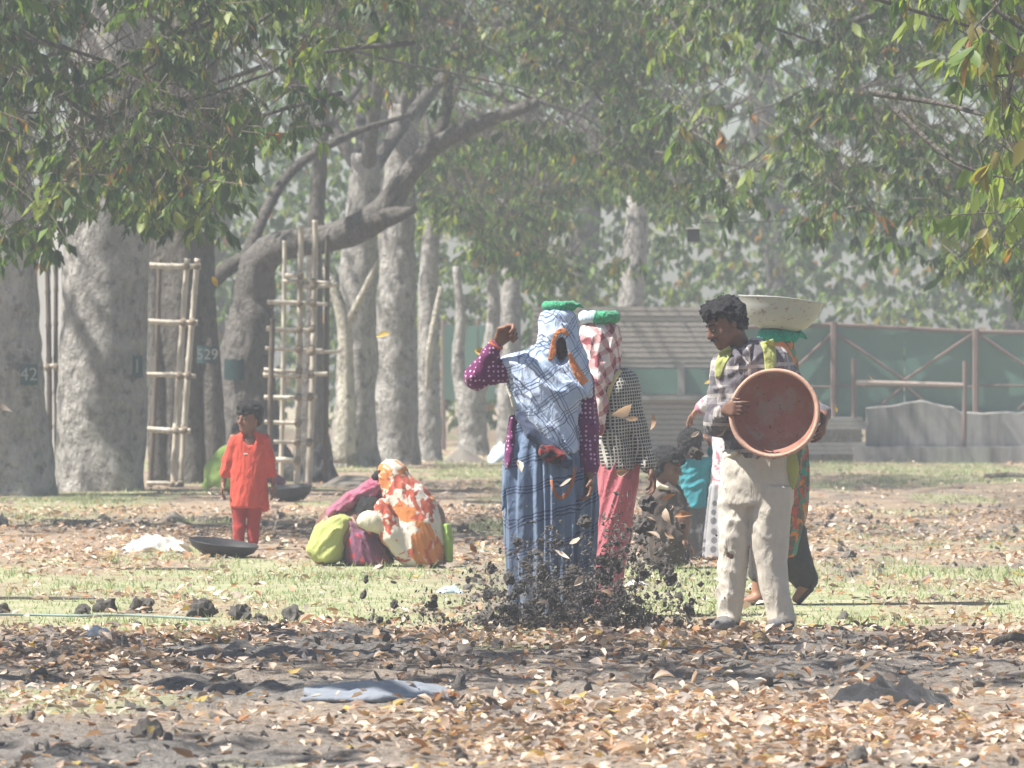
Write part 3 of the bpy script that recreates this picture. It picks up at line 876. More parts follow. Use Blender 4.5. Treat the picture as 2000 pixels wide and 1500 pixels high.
# green sheet hoarding seen between the far trunks, and the pale sheet behind the first two trunks
def hoarding(px0, px1, py0, py1, d, mat, name, label, npan):
    s = d / FPX; X = lambda px: (px - 1000) * s; Z = lambda py: EYE + (HORIZON - py) * s
    base = np.array([X((px0 + px1) / 2), d, 0]); r = empty(name, base, label, 'sheet')
    xs = np.linspace(px0, px1, npan + 1)
    for a, b in zip(xs[:-1], xs[1:]):
        wavy_sheet('panel', X(a) + 0.01, X(b) - 0.01, lambda x: max(0.02, Z(py1)), lambda x: Z(py0) + 0.03 * math.sin(x * 2), d, 8, mat, base, r, 0.02)
        bar(r, 'post', np.array([X(a), d + 0.06, 0]), np.array([X(a), d + 0.06, Z(py0) + 0.08]), 0.04, M_RUST, base)
hoarding(866, 968, 632, 780, 99, M_GSHEET, 'green_hoarding', 'green sheet hoarding between the far hazy trunks', 3)
hoarding(-120, 150, 430, 935, 78, simple('pale_sheet', (0.72, 0.72, 0.70), 0.7, 2, 0.12, 0.1), 'pale_hoarding', 'pale sheet hung behind the two thickest trunks', 3)

def bamboo_mat():
    t = NT('bamboo'); co = t.coord(); v = t.noise(t.mapping(co, (3, 3, 0.6)), 8, 4)
    c = t.ramp(v, [(0.3, (0.38, 0.33, 0.26)), (0.7, (0.66, 0.61, 0.52))])
    return t.done(t.principled(c, 0.6, None, spec=0.4))
M_BAMBOO = bamboo_mat()
M_BAMBOOD = simple('old_bamboo', (0.16, 0.13, 0.1), 0.8, 20, 0.4)
M_ROPE = simple('rope_lashing', (0.3, 0.24, 0.17), 0.9, 60, 0.4)

def bamboo_pole(parent, a, b, r, base, mat=None):
    """culm with swollen nodes"""
    a = np.asarray(a, float); b = np.asarray(b, float); L = np.linalg.norm(b - a)
    k = max(2, int(L / 0.33)); P = []; R = []
    sag = np.array([random.uniform(-.02, .02), random.uniform(-.02, .02), random.uniform(-.015, .015)])
    for i in range(k + 1):
        for dt, q in ((-0.03, 1.0), (0.0, 1.22), (0.03, 1.0)):
            tt = min(max((i + dt * 3) / k, 0), 1)
            P.append(a + (b - a) * tt + sag * math.sin(math.pi * tt)); R.append(r * q * (1 - 0.15 * tt))
    P = np.array(P); keep = np.append(True, np.linalg.norm(np.diff(P, axis=0), axis=1) > 1e-4)
    v, f = tube(P[keep], np.array(R)[keep], 8, 1, 0.0)
    return link('pole', mesh_np('pole', v - base, f, mat or M_BAMBOO), parent)

def bamboo_frame(label, d, ups, rungs, seed):
    random.seed(seed)
    base = np.array([pix(ups[0][0], 900, d)[0], d, 0])
    r = empty('bamboo_frame', base, label, 'bamboo frame', 'bamboo frames between the trunks')
    for (x0, y0, x1, y1, w, dd, mat) in ups:
        a = pix(x0, y0, d + dd); a[2] = max(a[2], -0.05) if y0 < 925 else -0.05
        bamboo_pole(r, a, pix(x1, y1, d + dd), w / FPX * d, base, mat)
    for (x0, x1, y0, y1, w) in rungs:
        bamboo_pole(r, pix(x0, y0, d - 0.09), pix(x1, y1, d - 0.09), w / FPX * d, base)
        # lashing where the rung crosses the upright
    for (x0, y0, x1, y1, w, dd, mat) in ups[:2]:
        for (rx0, rx1, ry0, ry1, rw) in rungs:
            ry = (ry0 + ry1) / 2
            t = (ry - y0) / (y1 - y0)
            if 0 < t < 1:
                x = x0 + (x1 - x0) * t
                if rx0 - 5 < x < rx1 + 5:
                    c = pix(x, ry, d - 0.045) - base
                    e = 7 / FPX * d
                    v, f = tube([c + (0, -0.04 - e, -e * .3), c + (0, 0, 0), c + (0, 0.04 + e, e * .3)], [e, e * 1.15, e], 7, 1, 0.15, ry)
                    link('lashing', mesh_np('lashing', v, f, M_ROPE), r)
bamboo_frame('bamboo ladder frame against the dark fused trunk', 67.6,
             [(338, 950, 366, 505, 6.5, 0.0, None), (352, 950, 386, 505, 6.5, 0.12, None), (292, 950, 312, 505, 5.5, 0.05, M_BAMBOOD)],
             [(282, 392, 518, 520, 6), (282, 386, 627, 630, 5.5), (282, 382, 732, 735, 5), (282, 372, 838, 842, 6), (286, 355, 944, 948, 4.5)], 4)
bamboo_frame('tall bamboo scaffold frame beside the leaning trunk', 70.0,
             [(580, 935, 588, 440, 6.5, 0.0, None), (602, 935, 616, 430, 6.5, 0.12, None), (530, 935, 533, 622, 6, -0.2, M_BAMBOOD), (548, 935, 556, 470, 5, 0.1, None), (636, 930, 640, 460, 5.5, 0.2, M_BAMBOOD)],
             [(558, 590, 538, 536, 5), (553, 645, 550, 553, 4.5), (520, 606, 641, 645, 5), (516, 584, 722, 724, 4.5), (514, 640, 732, 730, 5), (517, 582, 824, 826, 4.5), (520, 584, 898, 900, 5.5), (522, 640, 590, 594, 4.5), (518, 630, 680, 684, 4), (516, 620, 776, 774, 4.5), (518, 612, 862, 866, 4), (590, 660, 560, 556, 5), (600, 665, 688, 686, 4)], 5)
bamboo_frame('bamboo poles leaning in the gap between the two thickest trunks', 67.0,
             [(96, 935, 92, 505, 6, 0.0, M_BAMBOOD), (112, 935, 110, 500, 5, 0.1, M_BAMBOOD), (66, 760, 64, 440, 10, 0.1, None)],
             [(78, 122, 718, 716, 5)], 6)

# ------------------------------------------------------------------ solid modelling with signed distances (bodies and clothes)
class Sdf:
    def __init__(s): s.ops = []; s.post = []; s.lo = np.full(3, 9e9); s.hi = np.full(3, -9e9); s.amp = 0.0
    def _bb(s, pts, r):
        pts = np.atleast_2d(pts); s.lo = np.minimum(s.lo, pts.min(0) - r); s.hi = np.maximum(s.hi, pts.max(0) + r)
    def cap(s, a, b, ra, rb=None, k=0.02, flat=None, sub=False):
        a = np.asarray(a, float); b = np.asarray(b, float); rb = ra if rb is None else rb
        fl = None if flat is None else np.asarray(flat, float); mid = (a + b) / 2
        def f(P):
            if fl is not None:
                Q = mid + (P - mid) / fl; aa = mid + (a - mid) / fl; bb = mid + (b - mid) / fl
            else: Q, aa, bb = P, a, b
            ba = bb - aa; t = np.clip(((Q - aa) @ ba) / (ba @ ba + 1e-12), 0, 1)
            d = np.linalg.norm(Q - aa - t[:, None] * ba, axis=1) - (ra + (rb - ra) * t)
            return d * (1 if fl is None else min(1.0, fl.min()))
        s.ops.append((f, k, sub))
        if not sub: s._bb([a, b], max(ra, rb) * (1 if fl is None else max(1, fl.max())))
        return s
    def chain(s, pts, rs, k=0.02, flat=None):
        if len(rs) != len(pts): rs = np.interp(np.linspace(0, len(rs) - 1, len(pts)), np.arange(len(rs)), rs)
        for i in range(len(pts) - 1): s.cap(pts[i], pts[i + 1], rs[i], rs[i + 1], k, flat)
        return s
    def ell(s, c, r, k=0.02, R=None, sub=False):
        c = np.asarray(c, float); r = np.asarray(r, float) * np.ones(3); Rm = np.eye(3) if R is None else R
        def f(P):
            q = (P - c) @ Rm; k0 = np.linalg.norm(q / r, axis=1); k1 = np.linalg.norm(q / (r * r), axis=1)
            return k0 * (k0 - 1) / (k1 + 1e-9)
        s.ops.append((f, k, sub))
        if not sub: s._bb(c, r.max())
        return s
    def loft(s, rows, k=0.02, rnd=0.015, sq=2.0):
        """rows (z, xl, xr, yc, hy): elliptic slices stacked in z"""
        A = np.array(sorted(rows), float); zs = A[:, 0]; cx = (A[:, 1] + A[:, 2]) / 2; hx = (A[:, 2] - A[:, 1]) / 2
        zz = np.linspace(zs[0], zs[-1], 80); ker = np.array([1, 2, 3, 2, 1]) / 9.0
        def sm(v):
            w = np.interp(zz, zs, v); p = np.pad(w, 2, mode='edge'); return np.convolve(p, ker, 'valid')
        CX, HX, CY, HY = sm(cx), sm(hx), sm(A[:, 3]), sm(A[:, 4])
        def f(P):
            z = P[:, 2]
            x0, a, y0, b = (np.interp(z, zz, v) for v in (CX, HX, CY, HY))
            q = (np.abs((P[:, 0] - x0) / a) ** sq + np.abs((P[:, 1] - y0) / b) ** sq) ** (1 / sq)
            d = (q - 1) * np.minimum(a, b)
            dz = np.maximum(zs[0] - z, z - zs[-1])
            dd = np.stack([d + rnd, dz + rnd], 1)
            return np.minimum(dd.max(1), 0) + np.linalg.norm(np.maximum(dd, 0), axis=1) - rnd
        s.ops.append((f, k, False))
        s._bb([[A[:, 1].min(), (A[:, 3] - A[:, 4]).min(), zs[0]], [A[:, 2].max(), (A[:, 3] + A[:, 4]).max(), zs[-1]]], 0.0)
        return s
    def fold(s, fn, amp): s.post.append(fn); s.amp += amp; return s
    def cut(s, fn): s.post.append(('cut', fn)); return s
    def __call__(s, P):
        d = None
        for f, k, sub in s.ops:
            v = f(P)
            if d is None: d = v; continue
            if sub:
                h = np.clip(0.5 - 0.5 * (d + v) / k, 0, 1); d = d * (1 - h) - v * h + k * h * (1 - h)
            else:
                h = np.clip(0.5 + 0.5 * (v - d) / k, 0, 1); d = v * (1 - h) + d * h - k * h * (1 - h)
        for p in s.post:
            d = np.maximum(d, p[1](P)) if isinstance(p, tuple) else d - p(P)
        return d
    def front(s, x, z, y0=-0.9, y1=0.6):
        ys = np.linspace(y0, y1, 300); P = np.stack([np.full(300, x), ys, np.full(300, z)], 1)
        v = s(P) < 0
        return ys[np.argmax(v)] if v.any() else None
    def mesh(s, name, h, mat, smooth_it=0):
        pad = 3 * h + s.amp
        lo = s.lo - pad; hi = s.hi + pad; B = 4
        n = (np.ceil((hi - lo) / (h * B)).astype(int) + 1)
        ax = [lo[i] + np.arange(n[i] + 1) * h * B for i in range(3)]
        G = np.stack(np.meshgrid(*ax, indexing='ij'), -1).reshape(-1, 3)
        c = s(G).reshape(n + 1)
        near = np.abs(c) < h * B * 2.6 + s.amp * 2
        act = np.zeros(n, bool)
        for a in (0, 1):
            for b in (0, 1):
                for e in (0, 1): act |= near[a:n[0] + a, b:n[1] + b, e:n[2] + e]
        N = n * B + 1
        V = np.repeat(np.repeat(np.repeat(c[:-1, :-1, :-1], B, 0), B, 1), B, 2)
        V = np.pad(V, ((0, 1), (0, 1), (0, 1)), mode='edge')
        m = np.repeat(np.repeat(np.repeat(act, B, 0), B, 1), B, 2); m = np.pad(m, ((0, 1),) * 3, mode='edge')
        m[1:] |= m[:-1].copy(); m[:, 1:] |= m[:, :-1].copy(); m[:, :, 1:] |= m[:, :, :-1].copy()
        ii = np.argwhere(m)
        out = np.empty(len(ii))
        for q in range(0, len(ii), 200000):
            out[q:q + 200000] = s(lo + ii[q:q + 200000] * h)
        V[m] = out
        S = V < 0
        cs = np.zeros(tuple(N - 1), int)
        offs = [(a, b, e) for a in (0, 1) for b in (0, 1) for e in (0, 1)]
        for a, b, e in offs: cs += S[a:N[0] - 1 + a, b:N[1] - 1 + b, e:N[2] - 1 + e]
        cells = np.argwhere((cs > 0) & (cs < 8))
        vals = np.stack([V[cells[:, 0] + a, cells[:, 1] + b, cells[:, 2] + e] for a, b, e in offs], 1)
        acc = np.zeros((len(cells), 3)); cnt = np.zeros(len(cells))
        O = np.array(offs, float)
        for i in range(8):
            for j in range(i + 1, 8):
                if np.abs(O[i] - O[j]).sum() != 1: continue
                x = (vals[:, i] < 0) != (vals[:, j] < 0)
                t = vals[x, i] / (vals[x, i] - vals[x, j])
                acc[x] += O[i] + (O[j] - O[i]) * t[:, None]; cnt[x] += 1
        verts = lo + (cells + acc / cnt[:, None]) * h
        idx = np.full(tuple(N - 1), -1); idx[tuple(cells.T)] = np.arange(len(cells))
        F = []
        for axis in range(3):
            sl0 = [slice(1, N[i] - 1) for i in range(3)]; sl1 = list(sl0)
            sl0[axis] = slice(0, N[axis] - 1); sl1[axis] = slice(1, N[axis])
            s0, s1 = S[tuple(sl0)], S[tuple(sl1)]
            e = np.argwhere(s0 != s1)
            flip = s0[tuple(e.T)]
            for i in range(3):
                if i != axis: e[:, i] += 1
            u, v = (axis + 1) % 3, (axis + 2) % 3
            def at(du, dv):
                q = e.copy(); q[:, u] -= du; q[:, v] -= dv; return idx[tuple(q.T)]
            quad = np.stack([at(1, 1), at(0, 1), at(0, 0), at(1, 0)], 1)
            quad[~flip] = quad[~flip][:, ::-1]
            F.append(quad)
        F = np.concatenate(F); F = F[(F >= 0).all(1)]
        return mesh_np(name, verts, F, mat)

def fold_vert(cx, cy, n, A, zfreq=3.0, z0=-9.0, z1=9.0):
    def f(P):
        th = np.arctan2(P[:, 1] - cy, P[:, 0] - cx)
        w = sstep(z0, z0 + 0.15, P[:, 2]) * (1 - sstep(z1 - 0.15, z1, P[:, 2]))
        ph = 5.0 * vnoise(P[:, 2] * zfreq, np.cos(th) * 2 + 5, np.sin(th) * 2 + 9)
        am = 0.3 + 1.2 * vnoise(np.cos(th) * 3 + 2, np.sin(th) * 3 + 4, P[:, 2] * 1.3)
        return A * np.sin(n * th + ph) * am * w
    return f

def fold_dir(vx, vy, vz, freq, A, seed=0.0, warp=4.0):
    def f(P):
        u = P[:, 0] * vx + P[:, 1] * vy + P[:, 2] * vz
        ph = warp * vnoise(P[:, 0] * 6 + seed, P[:, 1] * 6, P[:, 2] * 6)
        am = vnoise(P[:, 0] * 8 + 3 + seed, P[:, 1] * 8, P[:, 2] * 8 + seed)
        return A * np.sin(u * freq + ph) * (0.2 + 1.4 * am)
    return f

def fold_cloth(along, wl, A, seed=0.0, stretch=5.0, warp=1.4):
    w = unit(along); u = unit(np.cross(w, (0.3, 0.8, 0.52))); v = np.cross(w, u)
    def f(P):
        q = warp * (vnoise(P[:, 0] * 4 + seed, P[:, 1] * 4, P[:, 2] * 4) - .5)
        a, b, c = P @ u / wl + q, P @ v / wl, P @ w / (wl * stretch)
        n = vnoise(a + seed, b, c); m = vnoise(a * 2.2 + seed + 5, b * 2.2, c * 2.0)
        r = 1 - np.abs(2 * n - 1); r2 = 1 - np.abs(2 * m - 1)
        return A * (1.5 * r ** 1.5 - .6 + .55 * (r2 - .5))
    return f

def fold_rand(f0, A, seed=0.0, st=(1, 1, 1)):
    def f(P):
        q = P * np.asarray(st) * f0
        a = vnoise(q[:, 0] + seed, q[:, 1], q[:, 2]); b = vnoise(q[:, 0] * 2.3 + seed, q[:, 1] * 2.3, q[:, 2] * 2.3)
        return A * ((1 - np.abs(2 * a - 1)) * 1.2 - 0.6 + 0.5 * (b - 0.5))
    return f

# ------------------------------------------------------------------ heads and hands
def head_axes(face, up=(0, 0, 1)):
    f = unit(face); l = unit(np.cross(up, f)); u = np.cross(f, l); return f, l, u

def add_head(S, c, face, up=(0, 0, 1), s=1.0, neck=None, nr=0.052):
    f, l, u = head_axes(face, up); c = np.asarray(c, float)
    R = np.stack([f, l, u], 1)
    p = lambda a, b, e: c + s * (a * f + b * l + e * u)
    S.ell(p(-0.012, 0, 0.03), s * np.array([0.096, 0.076, 0.087]), 0.03, R)
    S.ell(p(0.03, 0, -0.03), s * np.array([0.062, 0.06, 0.082]), 0.03, R)
    for sg in (-1, 1):
        S.cap(p(-0.002, sg * 0.05, -0.05), p(0.06, sg * 0.014, -0.093), s * 0.024, s * 0.02, 0.025)
        S.ell(p(0.062, sg * 0.037, -0.03), s * np.array([0.024, 0.022, 0.022]), 0.02, R)
        S.cap(p(0.083, sg * 0.012, 0.018), p(0.07, sg * 0.045, 0.02), s * 0.010, s * 0.008, 0.012)
        S.ell(p(-0.004, sg * 0.079, -0.004), s * np.array([0.02, 0.009, 0.032]), 0.008, R)
    S.ell(p(0.07, 0, -0.095), s * np.array([0.022, 0.024, 0.02]), 0.02, R)
    S.cap(p(0.092, 0, 0.012), p(0.112, 0, -0.03), s * 0.008, s * 0.013, 0.012)
    for sg in (-1, 1): S.ell(p(0.1, sg * 0.012, -0.034), s * 0.009, 0.008)
    S.cap(p(0.09, -0.016, -0.06), p(0.09, 0.016, -0.06), s * 0.008, None, 0.006)
    S.cap(p(0.087, -0.014, -0.073), p(0.087, 0.014, -0.073), s * 0.009, None, 0.006)
    for sg in (-1, 1): S.ell(p(0.104, sg * 0.032, 0.0), s * 0.015, 0.012, None, True)
    if neck is not None: S.cap(p(-0.02, 0, -0.05), neck, s * nr, s * nr * 1.1, 0.03)
    return p, R

def add_hand(S, W, d, n, thumb, curl=0.5, s=1.0, spread=0.08, thumb_curl=0.4):
    """W wrist, d direction of palm, n direction the palm faces, thumb unit vector (side the thumb is on)"""
    W = np.asarray(W, float); d = unit(d); n = unit(np.asarray(n, float) - np.dot(n, d) * d); t = unit(np.asarray(thumb, float) - np.dot(thumb, d) * d - np.dot(thumb, n) * n)
    lens = [0.92, 1.0, 0.95, 0.76]; off = [0.030, 0.010, -0.011, -0.030]
    for i in range(4):
        K = W + s * (d * (0.088 - 0.004 * i) + t * off[i])
        S.cap(W + s * (t * off[i] * 0.6 + d * 0.01), K, s * 0.0145, s * 0.0125, 0.012)
        a = curl * 0.7 * (1 + 0.12 * (i - 1.5)); dirv = unit(d + t * spread * (1.5 - i) * 0.5); q = K
        for j, L in enumerate((0.043, 0.028, 0.021)):
            ang = a * (1 + j * 1.0)
            v = dirv * math.cos(ang) + n * math.sin(ang)
            e = q + v * L * lens[i] * s
            S.cap(q, e, s * (0.0100 - 0.0008 * j), s * (0.0092 - 0.0008 * j), 0.003); q = e
    b = W + s * (d * 0.025 + t * 0.024)
    e1 = b + s * 0.042 * unit(d * 0.6 + t * 0.75 + n * 0.35); e2 = e1 + s * 0.034 * unit(d * 0.9 + t * (0.3 - thumb_curl) + n * 0.5 * (1 + thumb_curl))
    S.cap(b, e1, s * 0.0145, s * 0.0115, 0.012); S.cap(e1, e2, s * 0.011, s * 0.009, 0.004)
    return S

def skin_mat(name, c):
    t = NT(name); co = t.coord(); v = t.noise(co, 22, 4)
    col = t.mix(v, tuple(x * 0.8 for x in c), tuple(min(1, x * 1.2) for x in c))
    return t.done(t.principled(col, 0.5, t.bump(t.noise(co, 150, 2), 0.08, 0.005), spec=0.4))
M_SKIN = skin_mat('brown_skin', (0.19, 0.09, 0.055))
M_SKIN2 = skin_mat('dark_brown_skin', (0.145, 0.072, 0.047))
M_SKIN3 = skin_mat('warm_brown_skin', (0.3, 0.15, 0.09))

def hair_mat():
    t = NT('black_hair'); co = t.coord()
    v = t.noise(t.mapping(co, (1, 1, 0.4)), 70, 4, 0.7, 1.5)
    c = t.mix(v, (0.006, 0.006, 0.007), (0.028, 0.026, 0.027))
    return t.done(t.principled(c, 0.5, t.bump(v, 0.9, 0.02), spec=0.3))
M_HAIR = hair_mat()
M_EYE = simple('eye_dark', (0.03, 0.025, 0.02), 0.2, 10, 0.1, 0.0, 0.6)
M_EYEW = simple('eye_white', (0.6, 0.58, 0.54), 0.3, 10, 0.1, 0.0, 0.5)

def hair_sdf(c, face, up=(0, 0, 1), s=1.0, thick=0.016, front=0.045, low=-0.02, back=-0.075, rough=0.006, seed=0):
    """cap of hair: front = how far it comes over the brow, low = sideburn level, back = nape level"""
    f, l, u = head_axes(face, up); c = np.asarray(c, float); R = np.stack([f, l, u], 1)
    S = Sdf()
    S.ell(c + s * (-0.016 * f + 0.033 * u), s * (np.array([0.098, 0.078, 0.088]) + thick), 0.02, R)
    S.ell(c + s * (-0.05 * f - 0.03 * u), s * (np.array([0.055, 0.064, 0.06])), 0.03, R)
    S.ell(c + s * (0.05 * f + 0.085 * u), s * np.array([0.055, 0.062, 0.036]), 0.025, R)
    def cutf(P):
        q = (P - c) @ R / s
        edge = front + 0.02 * (vnoise(q[:, 1] * 90 + seed, q[:, 0] * 30) - 0.5)
        # keep above the brow line in front, down to the nape behind
        lim = np.where(q[:, 0] > 0.015, edge, np.interp(q[:, 0], [-0.08, -0.02, 0.0, 0.015], [back, back, low, low + 0.02]))
        return (lim - q[:, 2]) * 0.8 * s
    S.cut(cutf)
    S.fold(lambda P: rough * s * 2 * (vnoise(P[:, 0] * 75 + seed, P[:, 1] * 75, P[:, 2] * 75) - 0.5) + rough * s * 3.0 * (vnoise(P[:, 0] * 36 + seed, P[:, 1] * 32, P[:, 2] * 32) - 0.5), rough * 4 * s)
    return S

class Person:
    def __init__(s, px0, py0, label, name='person', group=None):
        s.px0, s.py0 = px0, py0; g = gpt(px0, py0); s.S = FPX / g[1]
        z = float(hgt(np.array([g[0]]), np.array([g[1]]))[0])
        s.root = empty(name, (g[0], g[1], z), label, 'person', group)
        s.body = Sdf()
    def Q(s, px, py, y=0.0): return np.array([(px - s.px0) / s.S, y, (s.py0 - py) / s.S])
    def rows(s, L, yc=0.0):
        out = []
        for r in L:
            py, a, b, hy = r[:4]; y = r[4] if len(r) > 4 else yc
            out.append(((s.py0 - py) / s.S, (a - s.px0) / s.S, (b - s.px0) / s.S, y, hy))
        return out
    def part(s, name, sdf, h, mat, parent=None): return link(name, sdf.mesh(name, h, mat), parent or s.root)
    def on(s, sdf, pts, lift=-0.004):
        """photo pixels -> points on the front of a garment"""
        out = []
        c = np.array(pts, float); t = np.linspace(0, len(c) - 1, max(2, (len(c) - 1) * 4 + 1)) if len(c) > 2 else np.arange(len(c))
        pts = np.stack([np.interp(t, np.arange(len(c)), c[:, k]) for k in (0, 1)], 1)
        for px, py in pts:
            q = s.Q(px, py); y = sdf.front(q[0], q[2])
            out.append(np.array([q[0], y + lift if y is not None else (out[-1][1] if out else -0.12), q[2]]))
        if len(out) > 4:
            yy = np.array([o[1] for o in out])
            for _ in range(4): yy = np.minimum(yy, np.convolve(np.pad(yy, 1, mode='edge'), [.25, .5, .25], 'valid'))
            for o, v in zip(out, yy): o[1] = v
        return out
    def ribbon(s, name, sdf, pts, widths, mat, parent=None, lift=.004, th=.006, step=3.0):
        """flat band lying on the front of a garment; pts and widths in photo pixels"""
        c = np.array(pts, float); L = np.concatenate([[0], np.cumsum(np.linalg.norm(np.diff(c, axis=0), axis=1))])
        t = np.linspace(0, L[-1], max(4, int(L[-1] / step))); c2 = np.stack([np.interp(t, L, c[:, k]) for k in (0, 1)], 1)
        for _ in range(2): c2[1:-1] = .25 * c2[:-2] + .5 * c2[1:-1] + .25 * c2[2:]
        w = np.interp(t, L, widths); T = np.gradient(c2, axis=0); T /= np.linalg.norm(T, axis=1, keepdims=True) + 1e-9
        N = np.stack([-T[:, 1], T[:, 0]], 1); n, m = len(t), 7
        G = c2[:, None] + N[:, None] * (np.linspace(-.5, .5, m)[None, :, None] * w[:, None, None])
        X = (G[..., 0] - s.px0) / s.S; Z = (s.py0 - G[..., 1]) / s.S
        ys = np.linspace(-.45, .35, 160)
        Pp = np.stack([np.repeat(X.ravel(), 160), np.tile(ys, n * m), np.repeat(Z.ravel(), 160)], 1)
        v = (sdf(Pp) < 0).reshape(n * m, 160); Y = np.where(v.any(1), ys[np.argmax(v, 1)], np.nan)
        Y = np.where(np.isnan(Y), np.nanmedian(Y), Y).reshape(n, m)
        for _ in range(2):
            q = np.pad(Y, 1, mode='edge'); Y = np.minimum(Y, (q[:-2, 1:-1] + q[2:, 1:-1] + q[1:-1, :-2] + q[1:-1, 2:] + 2 * q[1:-1, 1:-1]) / 6)
        A = np.stack([X, Y - lift - .002, Z], -1).reshape(-1, 3); B = np.stack([X, Y + th, Z], -1).reshape(-1, 3)
        i = np.arange(n * m).reshape(n, m); f = np.stack([i[:-1, :-1], i[:-1, 1:], i[1:, 1:], i[1:, :-1]], -1).reshape(-1, 4)
        ed = np.concatenate([i[0, :], i[1:, -1], i[-1, -2::-1], i[-2:0:-1, 0]]); e2 = np.roll(ed, -1)
        side = np.stack([e2, ed, ed + n * m, e2 + n * m], 1)
        return link(name, mesh_np(name, np.concatenate([A, B]), np.concatenate([f, f[:, ::-1] + n * m, side]), mat), parent or s.root)
    def eyes(s, p, sc, body, look=None):
        for sg in (-1, 1):
            s.part('eye', Sdf().ell(p(0.0855, sg * 0.032, -0.001), np.array([0.011, 0.012, 0.007]) * sc, 0.01), 0.003, M_EYE, body)
            s.part('eyebrow', Sdf().cap(p(0.092, sg * 0.014, 0.022), p(0.08, sg * 0.047, 0.024), .0045, .003), 0.003, M_HAIR, body)

# ------------------------------------------------------------------ cloth patterns
def xz(t, rot=0.0, wobble=0.03):
    co = t.coord(); s = t.n('SeparateXYZ', i0=co)
    x = t.mth('ADD', s.outputs[0], t.mth('MULTIPLY', s.outputs[1], 0.6)); z = s.outputs[2]
    wob = t.mth('MULTIPLY', t.mth('SUBTRACT', t.noise(co, 7, 2), 0.5), wobble)
    c, sn = math.cos(rot), math.sin(rot)
    u = t.mth('ADD', t.mth('ADD', t.mth('MULTIPLY', x, c), t.mth('MULTIPLY', z, sn)), wob)
    v = t.mth('ADD', t.mth('SUBTRACT', t.mth('MULTIPLY', z, c), t.mth('MULTIPLY', x, sn)), wob)
    return co, u, v

def m_blue_plaid():
    t = NT('blue_plaid_sari'); co, u, v = xz(t, 0.6, 0.05)
    base = t.mix(t.noise(co, 9, 3), (0.30, 0.41, 0.60), (0.50, 0.58, 0.72))
    lines = None
    for ax, per in ((u, 0.125), (v, 0.115)):
        for off in (0.0, 0.015, 0.034):
            m = stripe(t, ax, per, 0.005, off)
            lines = m if lines is None else t.mth('MAXIMUM', lines, m)
    wide = t.mth('MAXIMUM', stripe(t, u, 0.21, 0.05, 0.07), stripe(t, v, 0.19, 0.045, 0.06))
    c = t.mix(t.mth('MULTIPLY', wide, 0.45), base, (0.58, 0.64, 0.76))
    c = t.mix(t.mth('MULTIPLY', lines, t.mth('ADD', 0.25, t.noise(co, 11, 2))), c, (0.04, 0.06, 0.15))
    return cloth_end(t, c, co, 0.8, 20, 0.5, 0.04)

def m_blue_skirt():
    t = NT('blue_pleated_sari'); co, u, v = xz(t, 0.25, 0.08)
    base = t.mix(t.noise(t.mapping(co, (3, 3, 0.5)), 9, 3), (0.05, 0.085, 0.17), (0.25, 0.34, 0.48))  # light and dark streaks paint pleat shading into the cloth
    lines = None
    for off in (0.0, 0.018, 0.036):
        m = stripe(t, v, 0.15, 0.008, off); lines = m if lines is None else t.mth('MAXIMUM', lines, m)
    c = t.mix(t.mth('MULTIPLY', lines, 0.8), base, (0.03, 0.045, 0.11))
    low = t.mth('SUBTRACT', 1.0, t.mth('MULTIPLY', t.n('SeparateXYZ', i0=co).outputs[2], 1.6))
    dirt = t.mth('MULTIPLY', t.mth('MAXIMUM', low, 0.0), t.noise(co, 12, 4))
    c = t.mix(dirt, c, (0.10, 0.09, 0.09))
    return cloth_end(t, c, co, 0.8, 20, 0.4, 0.1)

def m_dots(name, base, dot, scale, r=0.28):
    t = NT(name); co = t.coord()
    v = t.n('TexVoronoi', Scale=scale, Randomness=0.25); t.put(v.inputs['Vector'], co)
    m = t.mth('LESS_THAN', v.outputs['Distance'], r)
    nb = t.mix(t.noise(co, 10, 3), base, tuple(0.5 * x for x in base))
    return cloth_end(t, t.mix(m, nb, dot), co, 0.8, 18, 0.35)

def m_check(name, a, b, per, w):
    t = NT(name); co, u, v = xz(t, 0.08, 0.012)
    m = t.mth('MAXIMUM', stripe(t, u, per, w), stripe(t, v, per, w))
    mm = t.mth('MULTIPLY', m, t.mth('ADD', 0.35, t.noise(co, 20, 3)))
    return cloth_end(t, t.mix(mm, a, b), co, 0.85, 16, 0.4)

def m_shirt():
    t = NT('plaid_shirt'); co, u, v = xz(t, 0.05)
    base = t.mix(t.noise(co, 16, 3), (0.13, 0.122, 0.132), (0.25, 0.235, 0.25))
    w1 = t.mth('MAXIMUM', stripe(t, u, 0.12, 0.045), stripe(t, v, 0.14, 0.05))
    w2 = t.mth('MAXIMUM', stripe(t, u, 0.12, 0.016, 0.05), stripe(t, v, 0.14, 0.018, 0.06))
    c = t.mix(t.mth('MULTIPLY', w1, 0.6), base, (0.05, 0.042, 0.06))
    c = t.mix(t.mth('MULTIPLY', w2, 0.6), c, (0.5, 0.46, 0.42))
    return cloth_end(t, c, co, 0.8, 18, 0.4)

def m_patches(name, base, cols, scale=9.0, thr=0.56):
    t = NT(name); co = t.coord(); c = base
    for i, col in enumerate(cols):
        m = t.noise(t.mapping(co, (1, 1, 1), (i * 1.3, i * 0.7, i)), scale * (1 + 0.15 * i), 3, 0.6, 0.5)
        c = t.mix(t.ramp(m, [(thr - 0.01, (0, 0, 0)), (thr + 0.01, (1, 1, 1))]), c, col)
    return cloth_end(t, c, co, 0.8, 20, 0.4, 0.12)

